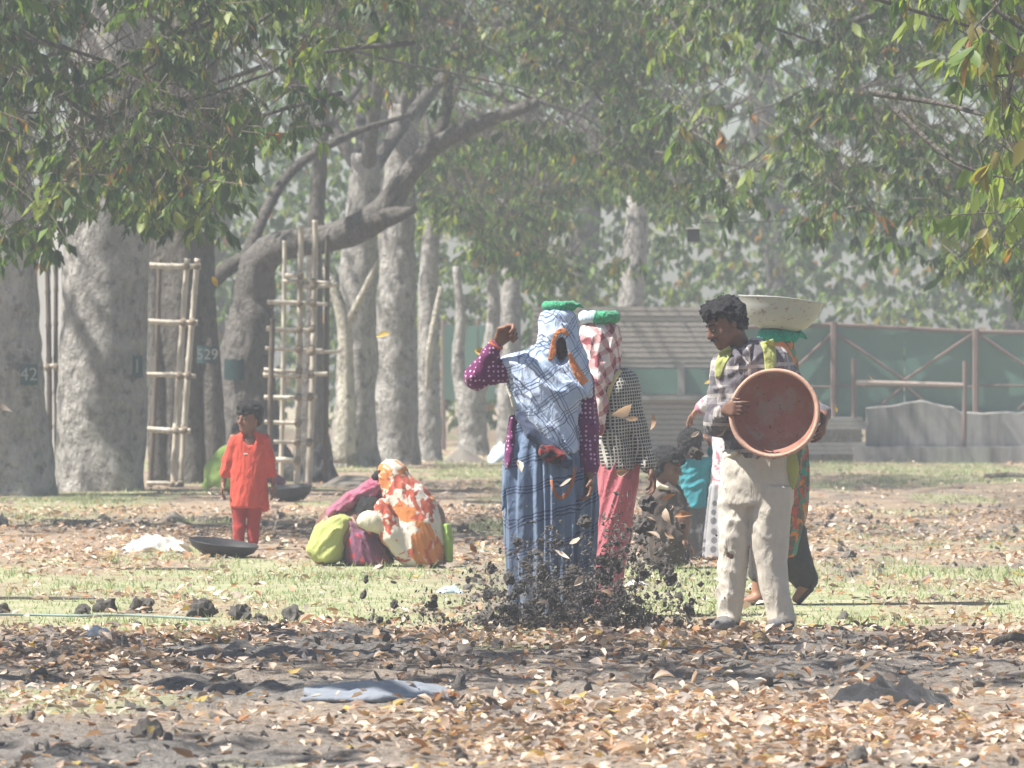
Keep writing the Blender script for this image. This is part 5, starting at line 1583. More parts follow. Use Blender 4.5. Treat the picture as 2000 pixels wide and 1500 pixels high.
# ------------------------------------------------------------------ the two crouching women
def crouch_orange():
    P = Person(805, 1101, 'crouching woman wholly covered by cream sari with orange flower patches'); Q = P.Q
    B = P.body
    hc = Q(762, 935); face = (-0.8, -0.3, -0.55)
    add_head(B, hc, face, (-.4, 0, 1), .92, Q(795, 965, .02))
    B.chain([Q(800, 970), Q(830, 1010), Q(838, 1060)], [.12, .13, .14], .04)
    B.chain([Q(838, 1060), Q(790, 1010, -.1), Q(800, 1085, -.1)], [.09, .065, .04], .02); B.chain([Q(838, 1060, .1), Q(785, 1015, .12), Q(795, 1085, .1)], [.09, .065, .04], .02)
    B.chain([Q(790, 975, -.1), Q(765, 1020, -.15), Q(730, 1045, -.12)], [.042, .036, .026], .02)
    add_hand(B, Q(728, 1047, -.12), (-.8, -.1, -.6), (0, 0, -1), (0, -.9, .2), .6, .9)
    body = P.part('body', B, .009, M_SKIN)
    P.part('hair', hair_sdf(hc, face, (-.4, 0, 1), .92, .006), .01, M_HAIR, body)
    D = Sdf().loft(P.rows([(897, 752, 778, .07), (904, 744, 790, .11), (925, 739, 800, .13), (950, 742, 832, .17), (980, 750, 854, .2), (1010, 752, 866, .23), (1045, 752, 869, .25), (1075, 762, 868, .25), (1094, 785, 866, .24)]), .03, .02)
    D.chain([Q(750, 985, -.2), Q(765, 1040, -.25), Q(800, 1090, -.22)], [.05, .05, .04], .04)
    D.fold(fold_cloth((.35, .2, -1), .06, .014, 2, 10, .7), .021); D.fold(fold_cloth((.45, .1, -.9), .03, .005, 5, 10, .6), .008)
    P.part('sari', D, .009, M_ORSARI)
    G = Sdf().loft(P.rows([(1018, 862, 880, .08), (1050, 864, 885, .09), (1092, 870, 884, .06)], -.05), .02, .01).fold(fold_rand(15, .008, 2), .008)
    P.part('lime_cloth_end', G, .008, M_LIMEG)
crouch_orange()

def crouch_lime():
    P = Person(665, 1101, 'crouching woman in lime shawl and plum skirt bending towards the orange sari figure'); Q = P.Q
    B = P.body
    hc = Q(718, 1000, -.12); face = (0.45, -0.5, -0.75)
    add_head(B, hc, face, (.3, 0, 1), .9, Q(692, 1010, .02))
    B.chain([Q(690, 1012), Q(655, 1030), Q(638, 1065)], [.10, .13, .13], .04)
    B.chain([Q(640, 1065, -.1), Q(690, 1035, -.12), Q(685, 1088, -.1)], [.085, .06, .04], .02); B.chain([Q(640, 1065, .1), Q(690, 1035, .12), Q(690, 1088, .1)], [.085, .06, .04], .02)
    B.chain([Q(688, 1020, -.1), Q(715, 1050, -.16), Q(738, 1068, -.14)], [.04, .034, .026], .02)
    add_hand(B, Q(740, 1069, -.14), (.8, -.1, -.6), (0, 0, -1), (0, -.9, .2), .6, .88)
    body = P.part('body', B, .009, M_SKIN2)
    P.part('hair', hair_sdf(hc, face, (.3, 0, 1), .9, .018, .05, -.03, -.08), .008, M_HAIR, body)
    D = Sdf().loft(P.rows([(996, 652, 672, .07), (1008, 634, 692, .17), (1025, 617, 688, .22), (1050, 607, 680, .25), (1072, 601, 674, .26), (1090, 612, 668, .24)]), .03, .02)
    D.fold(fold_cloth((.75, .1, .65), .055, .013, 2, 10, .7), .02); D.fold(fold_cloth((.65, .1, .75), .03, .005, 7, 10, .6), .008)
    P.part('lime_shawl', D, .009, M_LIME)
    K = Sdf().loft(P.rows([(1015, 676, 700, .12), (1040, 674, 735, .2), (1070, 672, 760, .22), (1094, 668, 766, .22)], -.02), .03, .015)
    K.fold(fold_cloth((-.5, 0, 1), .06, .016, 6, 6), .024); K.fold(fold_cloth((-.3, 0, 1), .033, .006, 2, 6), .01)
    P.part('skirt', K, .009, M_PURPSK)
    S = Sdf().chain([Q(652, 1000, -.0), Q(688, 974, .0), Q(722, 956, .02), Q(745, 936, .08)], [.045, .042, .05, .045], .04, (1, 2.4, 1))
    S.chain([Q(745, 970, .0), Q(748, 1000, -.05)], [.05, .04], .04)
    S.fold(fold_cloth((.8, 0, .5), .05, .012, 3, 5), .018); S.fold(fold_cloth((.8, 0, .5), .03, .006, 1, 6), .01)
    P.part('pink_shawl', S, .009, M_PINKSH)
    C = Sdf().ell(Q(724, 1012, -.24), (.085, .06, .062), .03).chain([Q(730, 1014, -.24), Q(765, 1035, -.22)], [.055, .04], .04)
    C.fold(fold_cloth((.4, 0, -1), .026, .007, 1, 8, .5), .011)
    P.part('cream_bundle', C, .008, M_CREAM)
    P.part('lime_knot', Sdf().ell(Q(761, 1016, -.24), (.035, .03, .045), .02).fold(fold_rand(25, .008, 1), .008), .007, M_LIMEG)
    F = Sdf().chain([Q(628, 1090, -.05), Q(618, 1096, -.08)], [.045, .03], .02)
    P.part('red_hem', Sdf().loft(P.rows([(1078, 610, 635, .1), (1098, 615, 640, .1)]), .02, .01), .009, M_REDD)
crouch_lime()

# ------------------------------------------------------------------ boy in teal, dark figure, spotted skirt, far squatter
def boy():
    P = Person(1358, 1092, 'boy in teal shirt seen from behind with arm raised to his face'); Q = P.Q
    B = P.body
    hc = Q(1350, 866); face = (0.55, 0.8, -0.1)
    add_head(B, hc, face, (0, 0, 1), .88, Q(1356, 905, .0), .04)
    B.loft(P.rows([(900, 1340, 1378, .05), (980, 1340, 1380, .065)]), .03)
    B.chain([Q(1378, 905), Q(1402, 900, .02), Q(1390, 868, .08)], [.03, .026, .02]); B.chain([Q(1338, 905), Q(1334, 940, .04), Q(1340, 975, .08)], [.03, .026, .02])
    B.chain([Q(1348, 985), Q(1350, 1040), Q(1352, 1078)], [.05, .036, .026]); B.chain([Q(1374, 985), Q(1370, 1040), Q(1366, 1078)], [.05, .036, .026])
    add_hand(B, Q(1390, 866, .08), (-.4, .2, .8), (-.7, .3, -.3), (0, .9, .2), .6, .7)
    for x in (1352, 1367): B.chain([Q(x, 1080, 0), Q(x + 1, 1086, .04), Q(x + 3, 1088, .1)], [.028, .025, .018], .015, (1, 1, .8))
    body = P.part('body', B, .008, M_SKIN)
    P.part('hair', hair_sdf(hc, face, (0, 0, 1), .9, .02, .04, -.04, -.08, .006, 4), .007, M_HAIR, body)
    T = Sdf().loft(P.rows([(890, 1342, 1374, .045), (899, 1333, 1384, .06), (930, 1331, 1386, .075), (985, 1333, 1387, .085)]), .03, .01)
    T.chain([Q(1376, 904), Q(1402, 898, .02), Q(1393, 872, .07)], [.045, .042, .036], .03); T.chain([Q(1340, 904), Q(1334, 940, .04)], [.045, .04], .03)
    T.fold(fold_cloth((.7, .1, .6), .05, .011, 2, 4), .016)
    P.part('shirt', T, .0075, M_TEAL)
    L = Sdf().chain([Q(1347, 985), Q(1350, 1040), Q(1352, 1074)], [.075, .06, .05], .02).chain([Q(1374, 985), Q(1371, 1040), Q(1367, 1074)], [.075, .06, .05], .02).fold(fold_rand(12, .008, 5), .008)
    P.part('trousers', L, .008, M_GREYT)
boy()

def dark_squatter():
    P = Person(1300, 1106, 'squatting dark haired figure in dark brown clothes with cream collar'); Q = P.Q
    B = P.body
    hc = Q(1304, 908); face = (0.85, -0.5, -0.15)
    p, R = add_head(B, hc, face, (0.1, 0, 1), .97, Q(1295, 965, .03))
    B.chain([Q(1296, 975), Q(1290, 1030), Q(1288, 1065)], [.11, .13, .13], .04)
    B.chain([Q(1290, 1065, -.1), Q(1330, 1010, -.15), Q(1325, 1090, -.12)], [.085, .06, .04], .02); B.chain([Q(1290, 1065, .1), Q(1330, 1010, .12), Q(1325, 1090, .1)], [.085, .06, .04], .02)
    B.chain([Q(1285, 975, -.12), Q(1290, 1030, -.2), Q(1325, 1045, -.22)], [.04, .034, .026], .02)
    add_hand(B, Q(1327, 1046, -.22), (.8, -.1, -.5), (0, 0, -1), (0, -.9, .2), .6, .9)
    body = P.part('body', B, .008, M_SKIN2)
    P.part('hair', hair_sdf(hc, face, (0.1, 0, 1), .97, .03, .04, -.05, -.085, .009, 6), .007, M_HAIR, body)
    P.eyes(p, .97, body)
    D = Sdf().loft(P.rows([(940, 1278, 1322, .08), (955, 1266, 1334, .13), (985, 1258, 1342, .18), (1020, 1256, 1346, .22), (1060, 1258, 1345, .24), (1096, 1262, 1342, .23)]), .03, .02)
    D.fold(fold_cloth((.2, 0, 1), .07, .018, 3, 4), .027)
    D.chain([Q(1285, 975, -.14), Q(1290, 1030, -.22), Q(1318, 1043, -.23)], [.06, .05, .04], .02)
    P.part('robe', D, .009, M_DARKB)
    c = Sdf().chain([Q(1276, 930, -.12), Q(1286, 944, -.15), Q(1302, 948, -.15)], [.012, .018, .014], .01)
    P.part('collar', c, .006, M_CREAM)
dark_squatter()

def spotted_woman():
    P = Person(1410, 1093, 'woman in grey spotted skirt bending an arm down behind the man with the tub'); Q = P.Q
    B = P.body
    hc = Q(1418, 725); face = (-0.8, -0.4, -0.3)
    add_head(B, hc, face, (0, 0, 1), .92, Q(1420, 775, .02))
    B.loft(P.rows([(785, 1396, 1444, .07), (860, 1398, 1446, .09), (950, 1396, 1448, .1)]), .03)
    B.chain([Q(1402, 778, -.03), Q(1386, 786, .06), Q(1366, 796, .12)], [.042, .036, .026]); B.chain([Q(1442, 785), Q(1450, 850), Q(1440, 910, -.05)], [.042, .036, .026])
    B.chain([Q(1408, 950), Q(1406, 1030), Q(1404, 1080)], [.07, .05, .035]); B.chain([Q(1436, 950), Q(1432, 1030), Q(1428, 1080)], [.07, .05, .035])
    add_hand(B, Q(1364, 798, .12), (-.62, .1, -.75), (.2, -.3, -.9), (-.5, -.7, .2), .5, .85)
    body = P.part('body', B, .009, M_SKIN3)
    P.part('hair', hair_sdf(hc, face, (0, 0, 1), .92, .014), .01, M_HAIR, body)
    T = Sdf().loft(P.rows([(775, 1402, 1438, .06), (790, 1392, 1448, .09), (850, 1392, 1450, .115), (960, 1390, 1452, .125)]), .03)
    T.chain([Q(1402, 780, -.03), Q(1386, 787, .05), Q(1370, 795, .11)], [.06, .055, .044], .03).fold(fold_rand(12, .009, 2), .009)
    P.part('top', T, .009, m_patches('white_pink_top', (.62, .6, .6), [(.45, .2, .26)], 14, .55))
    K = Sdf().loft(P.rows([(945, 1388, 1454, .13), (1000, 1382, 1456, .16), (1060, 1376, 1456, .17), (1088, 1374, 1454, .17)]), .03, .012).fold(fold_vert(.05, 0, 13, .012, 1.5), .016)
    P.part('skirt', K, .009, M_SPOTS)
spotted_woman()

def far_squatter():
    P = Person(480, 966, 'squatting person in lime shawl beside the dark pan behind the child'); Q = P.Q
    B = P.body
    hc = Q(468, 850); face = (0.5, -0.7, -0.3)
    add_head(B, hc, face, (0, 0, 1), .9, Q(466, 885, .05))
    B.chain([Q(465, 890), Q(455, 925), Q(455, 945)], [.12, .13, .12], .04)
    B.chain([Q(490, 900, -.1), Q(520, 930, -.15), Q(552, 945, -.2)], [.045, .04, .03], .02)
    B.chain([Q(455, 945, -.1), Q(490, 920, -.15), Q(480, 960, -.15)], [.08, .06, .04], .02)
    body = P.part('body', B, .011, M_SKIN)
    P.part('hair', hair_sdf(hc, face, (0, 0, 1), .9, .014), .011, M_HAIR, body)
    D = Sdf().loft(P.rows([(872, 440, 475, .1), (890, 416, 490, .16), (915, 402, 500, .2), (945, 394, 500, .22), (956, 396, 498, .22)]), .03, .02).fold(fold_dir(.6, 0, .8, 30, .015, 1), .02)
    P.part('shawl', D, .011, M_LIMEG)
    A = Sdf().chain([Q(492, 900, -.1), Q(522, 930, -.15), Q(550, 944, -.2)], [.07, .065, .05], .03).fold(fold_rand(12, .008, 2), .008)
    P.part('sleeve', A, .011, M_PURPSK)
far_squatter()

# ------------------------------------------------------------------ things lying on the ground
def gz(x, y): return float(hgt(np.array([x]), np.array([y]))[0])

def crumple(name, px, py, w, h, depth, mat, label, cat, seed, A=0.5, rows=18, cols=34, group=None):
    """crumpled cloth or sheet lying on the ground, w and h in photo pixels"""
    c = gpt(px, py); s = c[1] / FPX; W, H = w * s, h * s
    u = np.linspace(-1, 1, cols); v = np.linspace(-1, 1, rows); U, Vv = np.meshgrid(u, v)
    n1 = vnoise(U * 2.6 + seed, Vv * 2.2 + seed * 2); n2 = vnoise(U * 6 + seed, Vv * 5); n3 = vnoise(U * 14 + seed, Vv * 9)
    env = np.clip(1.15 - np.hypot(U * (1 + 0.35 * (vnoise(Vv * 3 + seed, U * 0 + 2) - .5)), Vv), 0, 1) ** 0.6
    Z = H * env * (0.25 + 0.75 * (1 - np.abs(2 * n1 - 1)) + 0.5 * A * (n2 - .4) + 0.1 * A * (n3 - .5))
    X = U * W / 2 * (1 + 0.25 * (vnoise(Vv * 2.5 + seed, U * 2) - .5)); Y = Vv * depth / 2 * (1 + 0.4 * (vnoise(U * 2.5, Vv * 2 + seed) - .5))
    Zt = np.maximum(Z, 0.006); P1 = np.stack([X, Y, Zt], -1).reshape(-1, 3); P2 = P1.copy(); P2[:, 2] = np.minimum(P1[:, 2] - 0.004, P1[:, 2] * 0.2 - 0.01)
    i = np.arange(rows * cols).reshape(rows, cols); f = np.stack([i[:-1, :-1], i[:-1, 1:], i[1:, 1:], i[1:, :-1]], -1).reshape(-1, 4)
    ed = np.concatenate([i[0, :], i[1:, -1], i[-1, -2::-1], i[-2:0:-1, 0]]); e2 = np.roll(ed, -1); N = rows * cols
    side = np.stack([e2, ed, ed + N, e2 + N], 1)
    me = mesh_np(name, np.concatenate([P1, P2]), np.concatenate([f, f[:, ::-1] + N, side]), mat)
    c[2] = gz(c[0], c[1])
    return tag(link(name, me, None, c), label, cat, group)

M_DKBAG = cloth('charcoal_cloth', (0.013, 0.013, 0.015), wr=10, wstr=0.8)
M_GREYCL = cloth('pale_grey_cloth', (0.21, 0.235, 0.275), wr=10, wstr=0.8)
M_FOIL = simple('crumpled_foil', (0.42, 0.46, 0.5), 0.35, 30, .4, .6, .6)
crumple('cloth_bundle', 305, 1080, 130, 34, 0.5, M_WHITEP, 'white crumpled sack beside the black pan', 'sack', 3.3, 0.8)
crumple('grey_rag', 745, 1368, 280, 26, 0.9, M_GREYCL, 'pale grey blue rag spread flat on the leaf litter', 'rag', 7.1, 0.7)
crumple('dark_cloth', 1735, 1374, 235, 58, 0.55, M_DKBAG, 'charcoal crumpled cloth lying on the foreground litter', 'cloth', 1.7, 0.9)
crumple('foil_scrap', 192, 1246, 56, 26, 0.15, M_FOIL, 'crumpled silvery plastic scrap beside the pale hose', 'scrap', 4.4, 1.0, 12, 16)
crumple('paper_scrap', 282, 1250, 62, 10, 0.14, M_WHITEP, 'torn white paper scrap among brown leaves', 'scrap', 5.2, 0.8, 8, 14)
crumple('plastic_scrap', 1245, 1146, 44, 16, 0.1, M_WHITEP, 'white plastic scrap on grass beside the flying soil', 'scrap', 2.2, 1.0, 8, 12)
crumple('plastic_scrap', 880, 1158, 50, 16, 0.1, M_PALEB, 'pale blue plastic scrap on grass near the crouching women', 'scrap', 6.2, 1.0, 8, 12)
crumple('dark_foot_shape', -12, 1034, 60, 40, 0.4, M_DKBAG, 'dark crumpled shape standing in for a foot below the end trunk', 'sack', 8.2, 0.6)  # dark lump standing in for a foot at the left edge
crumple('pale_sack', 1608, 902, 60, 34, 0.4, M_WHITEP, 'pale sack at the foot of the board stack', 'sack', 9.2, 0.6, 10, 14)
crumple('leaf_pile', 625, 940, 70, 60, 0.5, M_DKBAG, 'dark twig and leaf heap at the foot of the slim trunk', 'heap', 3.9, 1.4, 16, 20)
crumple('pale_sheet_scrap', 985, 902, 60, 40, 0.4, M_PALEB, 'pale blue plastic heap behind the woman in blue plaid', 'scrap', 5.9, 1.0, 12, 14)

def pan(px, py, w, h, label, tilt, mat):
    c = gpt(px, py); s = c[1] / FPX; R = w * s / 2; hh = h * s
    prof = [(0, .012), (R * .55, .012), (R * .85, hh * .5), (R * .97, hh), (R, hh), (R, hh - .006), (R * .88, hh * .45), (R * .58, 0), (0, 0)]
    n = 40; V = []; F = []
    for r, z in prof:
        for i in range(n):
            a = 2 * math.pi * i / n; V.append((r * math.cos(a), r * math.sin(a), z))
    for j in range(len(prof) - 1):
        for i in range(n): F.append((j * n + i, j * n + (i + 1) % n, (j + 1) * n + (i + 1) % n, (j + 1) * n + i))
    c[2] = gz(c[0], c[1]) + R * math.sin(abs(tilt)) * .55
    o = link('pan', mesh_np('pan', np.array(V), np.array(F), mat), None, c); o.rotation_euler = (math.radians(4), tilt, 0)
    return tag(o, label, 'pan')
M_IRON = simple('black_iron', (0.03, 0.03, 0.033), 0.55, 20, .4, .2, .4)
pan(434, 1090, 138, 26, 'shallow black iron pan tilted on the grass below the child', math.radians(7), M_IRON)
pan(568, 980, 88, 28, 'dark pan held by the squatting person behind the child', math.radians(-4), M_IRON)
# dark iron pan by the flying soil, red inside
def slab(px0, px1, py, depth, h, label, seed):
    c = gpt((px0 + px1) / 2, py); s = c[1] / FPX; W = (px1 - px0) * s
    n = 14; V = []; F = []
    for i in range(n):
        x = -W / 2 + W * i / (n - 1); j = 0.02 * (float(vnoise(i * .7 + seed, 1.0)) - .5)
        V += [(x, -depth / 2 + j, -0.04), (x, -depth / 2 + j, h + j * .6), (x, depth / 2 + j, h - j * .4), (x, depth / 2, -0.04)]
    for i in range(n - 1):
        a = i * 4; F += [(a, a + 4, a + 5, a + 1), (a + 1, a + 5, a + 6, a + 2), (a + 2, a + 6, a + 7, a + 3)]
    F += [(0, 1, 2, 3), ((n - 1) * 4 + 3, (n - 1) * 4 + 2, (n - 1) * 4 + 1, (n - 1) * 4)]
    c[2] = gz(c[0], c[1])
    o = link('stone_slab', mesh_np('stone_slab', np.array(V), np.array(F), M_HEAP, False), None, c); o.rotation_euler = (0, 0, random.uniform(-.02, .02)); o.location.z -= .034
    return tag(o, label, 'slab', 'stone slabs set in the grass')
slab(175, 422, 1114, .3, .045, 'long grey stone slab in the grass below the black pan', 1)
slab(-30, 186, 1170, .3, .045, 'grey stone slab set in the sunlit grass strip', 2)
slab(540, 662, 1030, .35, .05, 'grey stone slab on litter behind the lime shawl figure', 3)
slab(905, 990, 982, .5, .06, 'grey slab behind the woman in blue plaid', 4)
# pale hose lying along the edge of the grass
def hose():
    pts = [gpt(x, y) for x, y in ((-60, 1212), (60, 1211), (160, 1214), (250, 1213), (330, 1216), (408, 1221))]
    for p in pts: p[2] = gz(p[0], p[1]) + .03
    v, f = tube(pts, [.007] * 6, 8, 6, 0)
    o = link('hose', mesh_np('hose', v - pts[3], f, simple('pale_hose', (.26, .33, .31), .6, 20, .3)), None, pts[3]); tag(o, 'pale green hose lying along the grass edge', 'hose')
hose()
def stick(px0, py0, px1, py1, r, label):
    a, b = gpt(px0, py0), gpt(px1, py1); a[2] = gz(a[0], a[1]) + .03; b[2] = gz(b[0], b[1]) + .05
    v, f = tube([a, (a + b) / 2 + (0, 0, .03), b], [r, r, r * .6], 7, 4, .15); tag(link('stick', mesh_np('stick', v - a, f, M_BARKD), None, a), label, 'stick', 'fallen sticks')
stick(1925, 935, 2030, 940, .03, 'dark fallen stick on the far grass near the wall')
stick(1940, 1262, 2030, 1268, .02, 'dark fallen stick at the edge of the grass')
# lamp box hanging on a wire
def lamp():
    d = 64.0; c = pix(1354, 472, d); e = 12 / FPX * d
    r = empty('hanging_lamp', c, 'small black lamp box hanging from a wire under the leaves', 'lamp')
    add_box(r, 'housing', c + (-e, -e, 0), c + (e, e, e * 2), M_IRON, c)
    add_box(r, 'cap', c + (-e * 1.1, -e * 1.1, e * 2 + .003), c + (e * 1.1, e * 1.1, e * 2.3), M_WHITEP, c)
    pts = [c + (0, 0, e * 2.3), pix(1356, 436, d), pix(1450, 434, d), pix(1560, 428, d + 1), pix(1800, 400, d + 2)]
    v, f = tube(pts, [.006] * 5, 5, 4, 0); link('wire', mesh_np('wire', v - c, f, M_IRON), r)
lamp()

# ------------------------------------------------------------------ leaf litter
def litter():
    def zone(n, y0, y1):
        y = np.sqrt(RNG.uniform(y0 ** 2, y1 ** 2, n)); x = RNG.uniform(-1, 1, n) * (.0833 * y + 1.2); return x, y
    X, Y = [], []
    for n, y0, y1 in ((36000, 19.5, 31.5), (12000, 31, 44), (17000, 43, 58), (9000, 57, 100)):
        x, y = zone(n, y0, y1); g, s = zones(x, y)
        k = vnoise(x * 1.1 + 3, y * .7)
        keep = RNG.random(n) < np.clip(1.05 - .86 * g * (y > 31) - .95 * s, .07, 1) * (0.35 + 1.0 * sstep(.3, .6, k))
        X.append(x[keep]); Y.append(y[keep])
    X = np.concatenate(X); Y = np.concatenate(Y); n = len(X)
    S = RNG.uniform(.028, .075, n) * np.where(RNG.random(n) < .07, 1.5, 1)
    az = RNG.uniform(0, 2 * np.pi, n); tilt = RNG.normal(0.08, .24, n)
    D = np.stack([np.cos(az), np.sin(az), np.tan(np.clip(tilt, -.5, 1.1))], 1)
    N = np.stack([RNG.normal(0, .33, n), RNG.normal(0, .33, n), np.ones(n)], 1)
    Z = hgt(X, Y) + RNG.uniform(.004, .03, n)
    P = np.stack([X, Y, Z], 1); ci = RNG.choice(len(DRYC), n, p=DRY_P)
    px = 1000 + X / Y * FPX; py = HORIZON + FPX * EYE / Y
    cand = np.where((px > 5) & (px < 1995) & (py < 1495))[0]
    sel = cand[np.argsort(-(S[cand] / Y[cand]))[:300]]
    s, d, nn = frames(D[sel], N[sel])
    names = ['pale tan', 'pinkish beige', 'light brown', 'dark brown', 'russet orange', 'grey brown', 'ochre yellow', 'dull brown']
    for q, i in enumerate(sel):
        o = place_leaf('fallen_leaf', random.choice(DRYV[ci[i]]), P[i], s[q], d[q], nn[q], S[i])
        tag(o, 'curled %s fallen leaf lying in the foreground litter' % names[ci[i]], 'leaf', names[ci[i]] + ' fallen leaves')
    keep = np.ones(n, bool); keep[sel] = False
    cols = DRYC[ci] * RNG.uniform(.75, 1.2, (n, 1))
    o = dry_cloud('leaf_litter', P[keep], D[keep], N[keep], S[keep], cols[keep], M_DRY)
    tag(o, 'dry brown and tan leaf litter covering the ground', 'leaf litter')
litter()

def grass():
    n = 90000
    y = np.sqrt(RNG.uniform(21 ** 2, 88 ** 2, n * 3)); x = RNG.uniform(-1, 1, n * 3) * (.0833 * y + 1.0)
    g, s = zones(x, y); keep = RNG.random(n * 3) < g * (.25 + .9 * vnoise(x * 2.5, y * 1.5)); x, y = x[keep], y[keep]; n = len(x)
    z = hgt(x, y); h = RNG.uniform(.012, .036, n) * (1 + 1.0 * (vnoise(x * 1.2, y) > .62)); az = RNG.uniform(0, 2 * np.pi, n); w = RNG.uniform(.003, .007, n)
    b = np.stack([x, y, z - .004], 1); sd = np.stack([np.cos(az), np.sin(az), 0 * az], 1) * w[:, None]
    tip = b + np.stack([RNG.normal(0, .45, n) * h, RNG.normal(0, .45, n) * h, h], 1)
    V = np.stack([b - sd, b + sd, tip], 1).reshape(-1, 3); F = np.arange(n * 3).reshape(-1, 3)
    pal = np.array([(.17, .26, .10), (.25, .32, .15), (.37, .38, .24), (.48, .44, .33)]); c = pal[RNG.choice(4, n, p=[.22, .32, .26, .2])] * RNG.uniform(.8, 1.2, (n, 1))
    o = link('grass', mesh_np('grass', V, F, M_GRASS, False, np.repeat(c, 3, 0))); tag(o, 'thin short green and straw coloured grass strip', 'grass', kind='stuff')
grass()

# ------------------------------------------------------------------ soil: clods on the ground and soil thrown into the air
M_SOIL = simple('dark_soil', (0.17, 0.157, 0.144), .95, 40, .5, .8, .1)
def ico(sub):
    import bmesh
    bm = bmesh.new(); bmesh.ops.create_icosphere(bm, subdivisions=sub, radius=1.0)
    V = np.array([v.co for v in bm.verts]); F = np.array([[v.index for v in f.verts] for f in bm.faces]); bm.free(); return V, F
IV, IF = ico(3)
IV1, IF1 = ico(1)
IV2, IF2 = ico(2)
def clod_mesh(seed):
    n = lambda f: vnoise(IV[:, 0] * f + seed, IV[:, 1] * f, IV[:, 2] * f)
    r = .5 + .7 * n(1.5) + .6 * (n(3.2) - .5) + .55 * (n(8) - .5)
    return mesh_np('soil_clod', IV * r[:, None] * np.array([1, 1, .8]), IF, M_SOIL, False)
CLODS = [clod_mesh(q * 7.3) for q in range(9)]
def clod(p, r, label, group):
    o = link('soil_clod', random.choice(CLODS), None, p); o.rotation_euler = [random.uniform(0, 6.28) for _ in range(3)]
    q = random.uniform(.75, 1.25); o.scale = (r * q, r, r / q); return tag(o, label, 'clod', group)
for px, py, r, lab in ((160, 1200, 15, 'dark soil clod resting at the end of the pale hose'), (205, 1196, 22, 'broad dark soil clod on the grass edge above the foil scrap'), (275, 1196, 26, 'tall broken dark clod on the pale hose'),
                       (395, 1205, 28, 'large black soil clod at the end of the hose'), (5, 1196, 14, 'black clod at the soil edge near the stone slab'), (470, 1212, 24, 'dark clod pair beside the hose end, larger one'), (510, 1216, 16, 'dark clod pair beside the hose end, smaller one'),
                       (570, 1212, 20, 'dark upright clod between hose end and flying soil'), (640, 1218, 12, 'small dark clod on the soil edge near the crouching women'), (950, 1222, 26, 'big soft soil clod under the blue sari hem'),
                       (1262, 1236, 24, 'flat black clod below the flying soil'), (905, 1040, 13, 'dark round clod right behind the lime cloth end'), (290, 1440, 26, 'dark clod among leaves in the sunlit litter')):
    c = gpt(px, py); s = c[1] / FPX; c[2] = gz(c[0], c[1]) + r * s * .25; clod(c, r * s * 1.15, lab, 'large clods on the ground')

OCTA = (np.array([(1, 0, 0), (-1, 0, 0), (0, 1, 0), (0, -1, 0), (0, 0, 1), (0, 0, -1)], float), np.array([(0, 2, 4), (2, 1, 4), (1, 3, 4), (3, 0, 4), (2, 0, 5), (1, 2, 5), (3, 1, 5), (0, 3, 5)]))
def small_lumps(name, P, R, label, cat):
    """crumbs: rough lumps, finer mesh for the larger ones"""
    parts = []
    for big, (TV, TF) in ((True, (IV2, IF2)), (False, OCTA)):
        sel = (R > .019) == big
        p, r = P[sel], R[sel]; n = len(p)
        if not n: continue
        A = RNG.normal(size=(n, 3, 3)); A /= np.linalg.norm(A, axis=2, keepdims=True)
        A = A * .55 + np.eye(3) * .75
        k = len(TV); q = TV[None] * 1.5 + RNG.uniform(0, 50, (n, 1, 3))
        w = .5 + .9 * vnoise(q[..., 0], q[..., 1], q[..., 2]) + (.5 * (vnoise(q[..., 0] * 3, q[..., 1] * 3, q[..., 2] * 3) - .5) if big else 0)
        V = p[:, None] + r[:, None, None] * np.einsum('kj,nji->nki', TV, A) * w[..., None]
        parts.append((V.reshape(-1, 3), (TF[None] + (np.arange(n) * k)[:, None, None]).reshape(-1, 3)))
    v, f = join(parts)
    return tag(link(name, mesh_np(name, v, f, M_SOIL, False)), label, cat, kind='stuff')

def ground_lumps():
    n = 20000; y = np.sqrt(RNG.uniform(20 ** 2, 62 ** 2, n)); x = RNG.uniform(-1, 1, n) * (.0833 * y + 1.0)
    g, s = zones(x, y); edge = np.exp(-((y - 32.2) / .7) ** 2)
    keep = RNG.random(n) < np.clip(s * 1.0 + .5 * edge * (vnoise(x * 2, y) > .45), 0, 1); x, y = x[keep], y[keep]
    r = np.exp(RNG.normal(math.log(.011), .55, len(x))); r = np.clip(r, .004, .036)
    small_lumps('soil_lumps', np.stack([x, y, hgt(x, y) + r * .4], 1), r, 'broken dark soil lumps strewn over the worked ground', 'soil')
ground_lumps()

